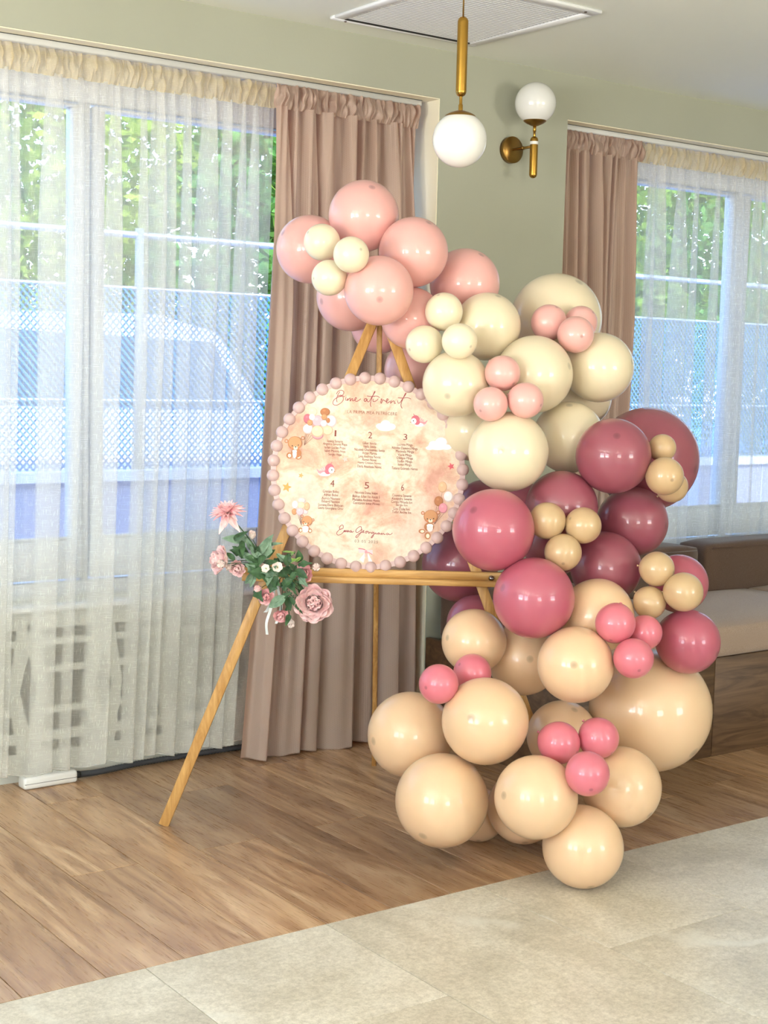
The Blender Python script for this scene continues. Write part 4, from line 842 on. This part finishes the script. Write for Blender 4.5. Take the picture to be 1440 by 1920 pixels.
for i, (a, b, wd, k, lo) in enumerate(LV):
    leaf(FP(*a, .035 + .012 * (i % 4)), FP(*b, .045 + .015 * ((i * 7) % 4)), wd, (M_leaf, M_leaf_g, M_leaf_b)[k], lo, .1, (rf.uniform(-.4, .4), -1, rf.uniform(0, .6)))
fern = MB()
for (a, b) in (((520, 1048), (556, 1030)), ((545, 1078), (566, 1100)), ((550, 1080), (580, 1092)), ((520, 1085), (560, 1120))):
    A = FP(*a, .05); B_ = FP(*b, .06); fern.tube([A, B_], .0009, 4)
    for i in range(9):
        p_ = A.lerp(B_, (i + 1) / 10)
        for s in (-1, 1): d = (B_ - A).normalized() * .6 + Vector((0, 0, s)); petal(fern, p_, d, (0, -1, 0), .014 * (1 - i * .07), .0045, .1, .1, 0, .8, 2, 1)
stuff(fern.build('fern_frond', M_leaf, fl_))
M_rib = mat('satin_ribbon', (214, 216, 214), .35)
for pts, wd in (([(517, 1085), (515, 1110), (510, 1140), (503, 1165), (505, 1186)], .0095), ([(522, 1080), (523, 1100), (530, 1135), (521, 1166)], .009), ([(513, 1120), (506, 1138), (500, 1145)], .012)):
    q = crom([FP(px, py, .03 + .004 * i) for i, (px, py) in enumerate(pts)], 4); mb = MB(); vs = []
    for i, p_ in enumerate(q): tw = .5 * math.sin(i * .35); vs += [p_ - Vector((math.cos(tw), math.sin(tw), 0)) * wd / 2, p_ + Vector((math.cos(tw), math.sin(tw), 0)) * wd / 2]
    n_ = len(q); vs += [v + Vector((0, .0005, 0)) for v in vs]; k = 2 * n_
    fs = [(2 * i, 2 * i + 1, 2 * i + 3, 2 * i + 2) for i in range(n_ - 1)] + [(k + 2 * i, k + 2 * i + 2, k + 2 * i + 3, k + 2 * i + 1) for i in range(n_ - 1)]
    mb.add(vs, fs, 0, True); mb.build('ribbon', M_rib, fl_)

# ---------------------------------------------------------------- outside: yard, wall with chain link fence, car, trees
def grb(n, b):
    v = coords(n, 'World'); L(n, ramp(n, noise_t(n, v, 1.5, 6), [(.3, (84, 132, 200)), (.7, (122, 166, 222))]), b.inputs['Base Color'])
M_yard = mat('yard_paving', rough=.8, build=grb)  # paving coloured blue to stand in for the blue sky light outside
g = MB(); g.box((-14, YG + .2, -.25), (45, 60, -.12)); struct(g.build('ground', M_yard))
M_curb = mat('plinth_sky_tint', (168, 172, 196), .85, build=ceilb); M_cap = mat('plinth_cap', (232, 232, 230), .8)  # pinkish wall face tinted blue, the sky light put into its colour
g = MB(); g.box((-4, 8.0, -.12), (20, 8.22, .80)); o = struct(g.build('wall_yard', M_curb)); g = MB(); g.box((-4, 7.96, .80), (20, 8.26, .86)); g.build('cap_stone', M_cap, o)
M_galv = mat('galvanised_steel', (196, 204, 204), .4, .6); M_net = mat('netting_sky_tint', (70, 128, 176), .7); M_bar = mat('painted_bar', (120, 136, 150), .5)  # teal netting painted bluer to carry the sky light
fe = thing('chain_link_fence', 'teal chain link fence with steel rails on a low wall outside the windows', 'fence', (-4, 8.1, .86))
for z in (.42, 1.10, 1.42):
    g = MB(); g.tube([(0, 0, z), (24, 0, z)], .02 if z > 1.2 else .012, 8); g.build('rail', M_galv, fe)
pm = None
for i in range(13):
    if pm is None: g = MB(); g.tube([(0, 0, 0), (0, 0, 1.46)], .028, 8); o = g.build('post', M_bar, fe); pm = o.data
    else: part(pm, 'post', fe, (i * 2.0, 0, 0))
g = MB(); sp_ = .042; z1 = 1.10; x = 3.0
while x < 20.5:
    for s in (1, -1):
        a = Vector((x, .012 * s, 0)); b = Vector((x + s * z1 * .9, .012 * s, z1)); d = (b - a).normalized(); px_ = Vector((d.z, 0, -d.x)) * .0062
        g.add([a - px_, a + px_, b + px_, b - px_], [(0, 1, 2, 3)])
    x += sp_
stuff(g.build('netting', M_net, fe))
# parked car beyond the fence
M_car = mat('car_white', (226, 230, 234), .25, coat=.8); M_cg = mat('car_glass', (46, 62, 74), .08); M_tyre = mat('tyre', (28, 28, 30), .8)
ca = thing('parked_car', 'white parked car beyond the fence outside the left window', 'car', (1.95, 10.3, -.12)); ca.scale = (1, 1, 1.15)
prof_b = [(0, .35), (.02, .75), (.35, .98), (1.15, 1.1), (1.75, 1.62), (2.1, 1.74), (3.4, 1.76), (3.95, 1.65), (4.3, 1.1), (4.35, .4)]
g = MB(); vs = []
for s in (0, 1):
    for x, z in prof_b: inset = .16 * max(0, (z - 1.0) / .7); vs.append((x, (inset if s == 0 else 1.75 - inset), z))
k = len(prof_b); g.add(vs, [tuple(range(k)), tuple(range(k, 2 * k))[::-1]] + [(i, k + i, k + (i + 1) % k, (i + 1) % k) for i in range(k)]); bevel(g.build('body', M_car, ca), .05, 2)
g = MB(); g.add([(1.32, .01, 1.14), (4.1, .01, 1.14), (3.85, .11, 1.58), (2.05, .11, 1.62), (1.85, .10, 1.58)], [(0, 1, 2, 3, 4)]); g.build('side_window', M_cg, ca)
g = MB(); g.add([(1.16, .15, 1.13), (1.16, 1.6, 1.13), (1.72, 1.5, 1.62), (1.72, .25, 1.62)], [(0, 1, 2, 3)]); g.build('windscreen', M_cg, ca)
for x in (.85, 3.45):
    for y in (0.0, 1.58): g = MB(); g.tube([(x, y, .33), (x, y + .18, .33)], .33, 24); g.build('wheel', M_tyre, ca)
def folb(a, b_):
    def f(n, b):
        out = n.nodes['Material Output']; g_ = N(n, 'ShaderNodeNewGeometry'); c = ramp(n, g_.outputs['Random Per Island'], [(0, a), (1, b_)])
        df = N(n, 'ShaderNodeBsdfDiffuse'); tl = N(n, 'ShaderNodeBsdfTranslucent'); L(n, c, df.inputs[0]); L(n, mix(n, .5, c, lin((190, 220, 60))), tl.inputs[0]); m1 = N(n, 'ShaderNodeMixShader', i_0=.5); L(n, df.outputs[0], m1.inputs[1]); L(n, tl.outputs[0], m1.inputs[2]); L(n, m1.outputs[0], out.inputs[0])
    return f
M_fol = [mat('foliage_a', build=folb((60, 96, 40), (150, 184, 84))), mat('foliage_b', build=folb((48, 90, 56), (124, 172, 96))), mat('foliage_c', build=folb((96, 126, 40), (186, 204, 96)))]
M_bark = mat('bark', (92, 74, 58), .9)
TR = [(2.6, 15.2, 5.4, 1.9, 0, 'broad green tree outside beyond the left end of the fence'), (5.6, 14.6, 5.8, 2.1, 2, 'yellow green tree outside behind the parked car'), (8.6, 13.6, 5.4, 2.0, 1, 'dark green tree outside between the two windows'), (11.6, 13.0, 5.6, 2.1, 0, 'leafy tree outside seen through the right window drape side'),
      (14.6, 13.8, 6.0, 2.2, 1, 'tall green tree outside in the middle of the right window'), (17.8, 14.2, 5.6, 2.2, 2, 'light green tree outside at the far right of the fence'), (7.0, 17.5, 7.0, 2.6, 1, 'tall distant tree outside above the others on the left'), (13.2, 18.0, 7.4, 2.8, 0, 'tall distant tree outside above the others on the right')]
for tx, ty2, th, tr_, mi_, lab in TR:
    t = thing('tree', lab, 'tree', (tx, ty2, -.12), 'trees beyond the fence'); g = MB(); g.tube([(0, 0, 0), (.05, 0, th * .3), (-.05, .1, th * .6)], [.16, .12, .06], 8); g.build('trunk', M_bark, t)
    rt = random.Random(int(tx * 10)); g = MB(); cl = [(rt.uniform(-1, 1) * tr_ * .7, rt.uniform(-.7, .7) * tr_ * .7, rt.uniform(.12, .92) * th, rt.uniform(.6, 1.05)) for _ in range(40)]
    for _ in range(15000):
        cx_, cy_, cz_, cr_ = rt.choice(cl); d = Vector((rt.gauss(0, 1), rt.gauss(0, 1), rt.gauss(0, 1))).normalized() * cr_ * rt.uniform(.5, 1) ** .5; p_ = Vector((cx_, cy_, cz_)) + d
        a = Vector((rt.gauss(0, 1), rt.gauss(0, 1), rt.gauss(0, .6))).normalized() * rt.uniform(.05, .095); b = a.cross(Vector((rt.gauss(0, 1), rt.gauss(0, 1), rt.gauss(0, 1)))).normalized() * a.length * .55
        g.add([p_ - a, p_ + b, p_ + a, p_ - b], [(0, 1, 2, 3)])
    stuff(g.build('foliage', M_fol[mi_], t))
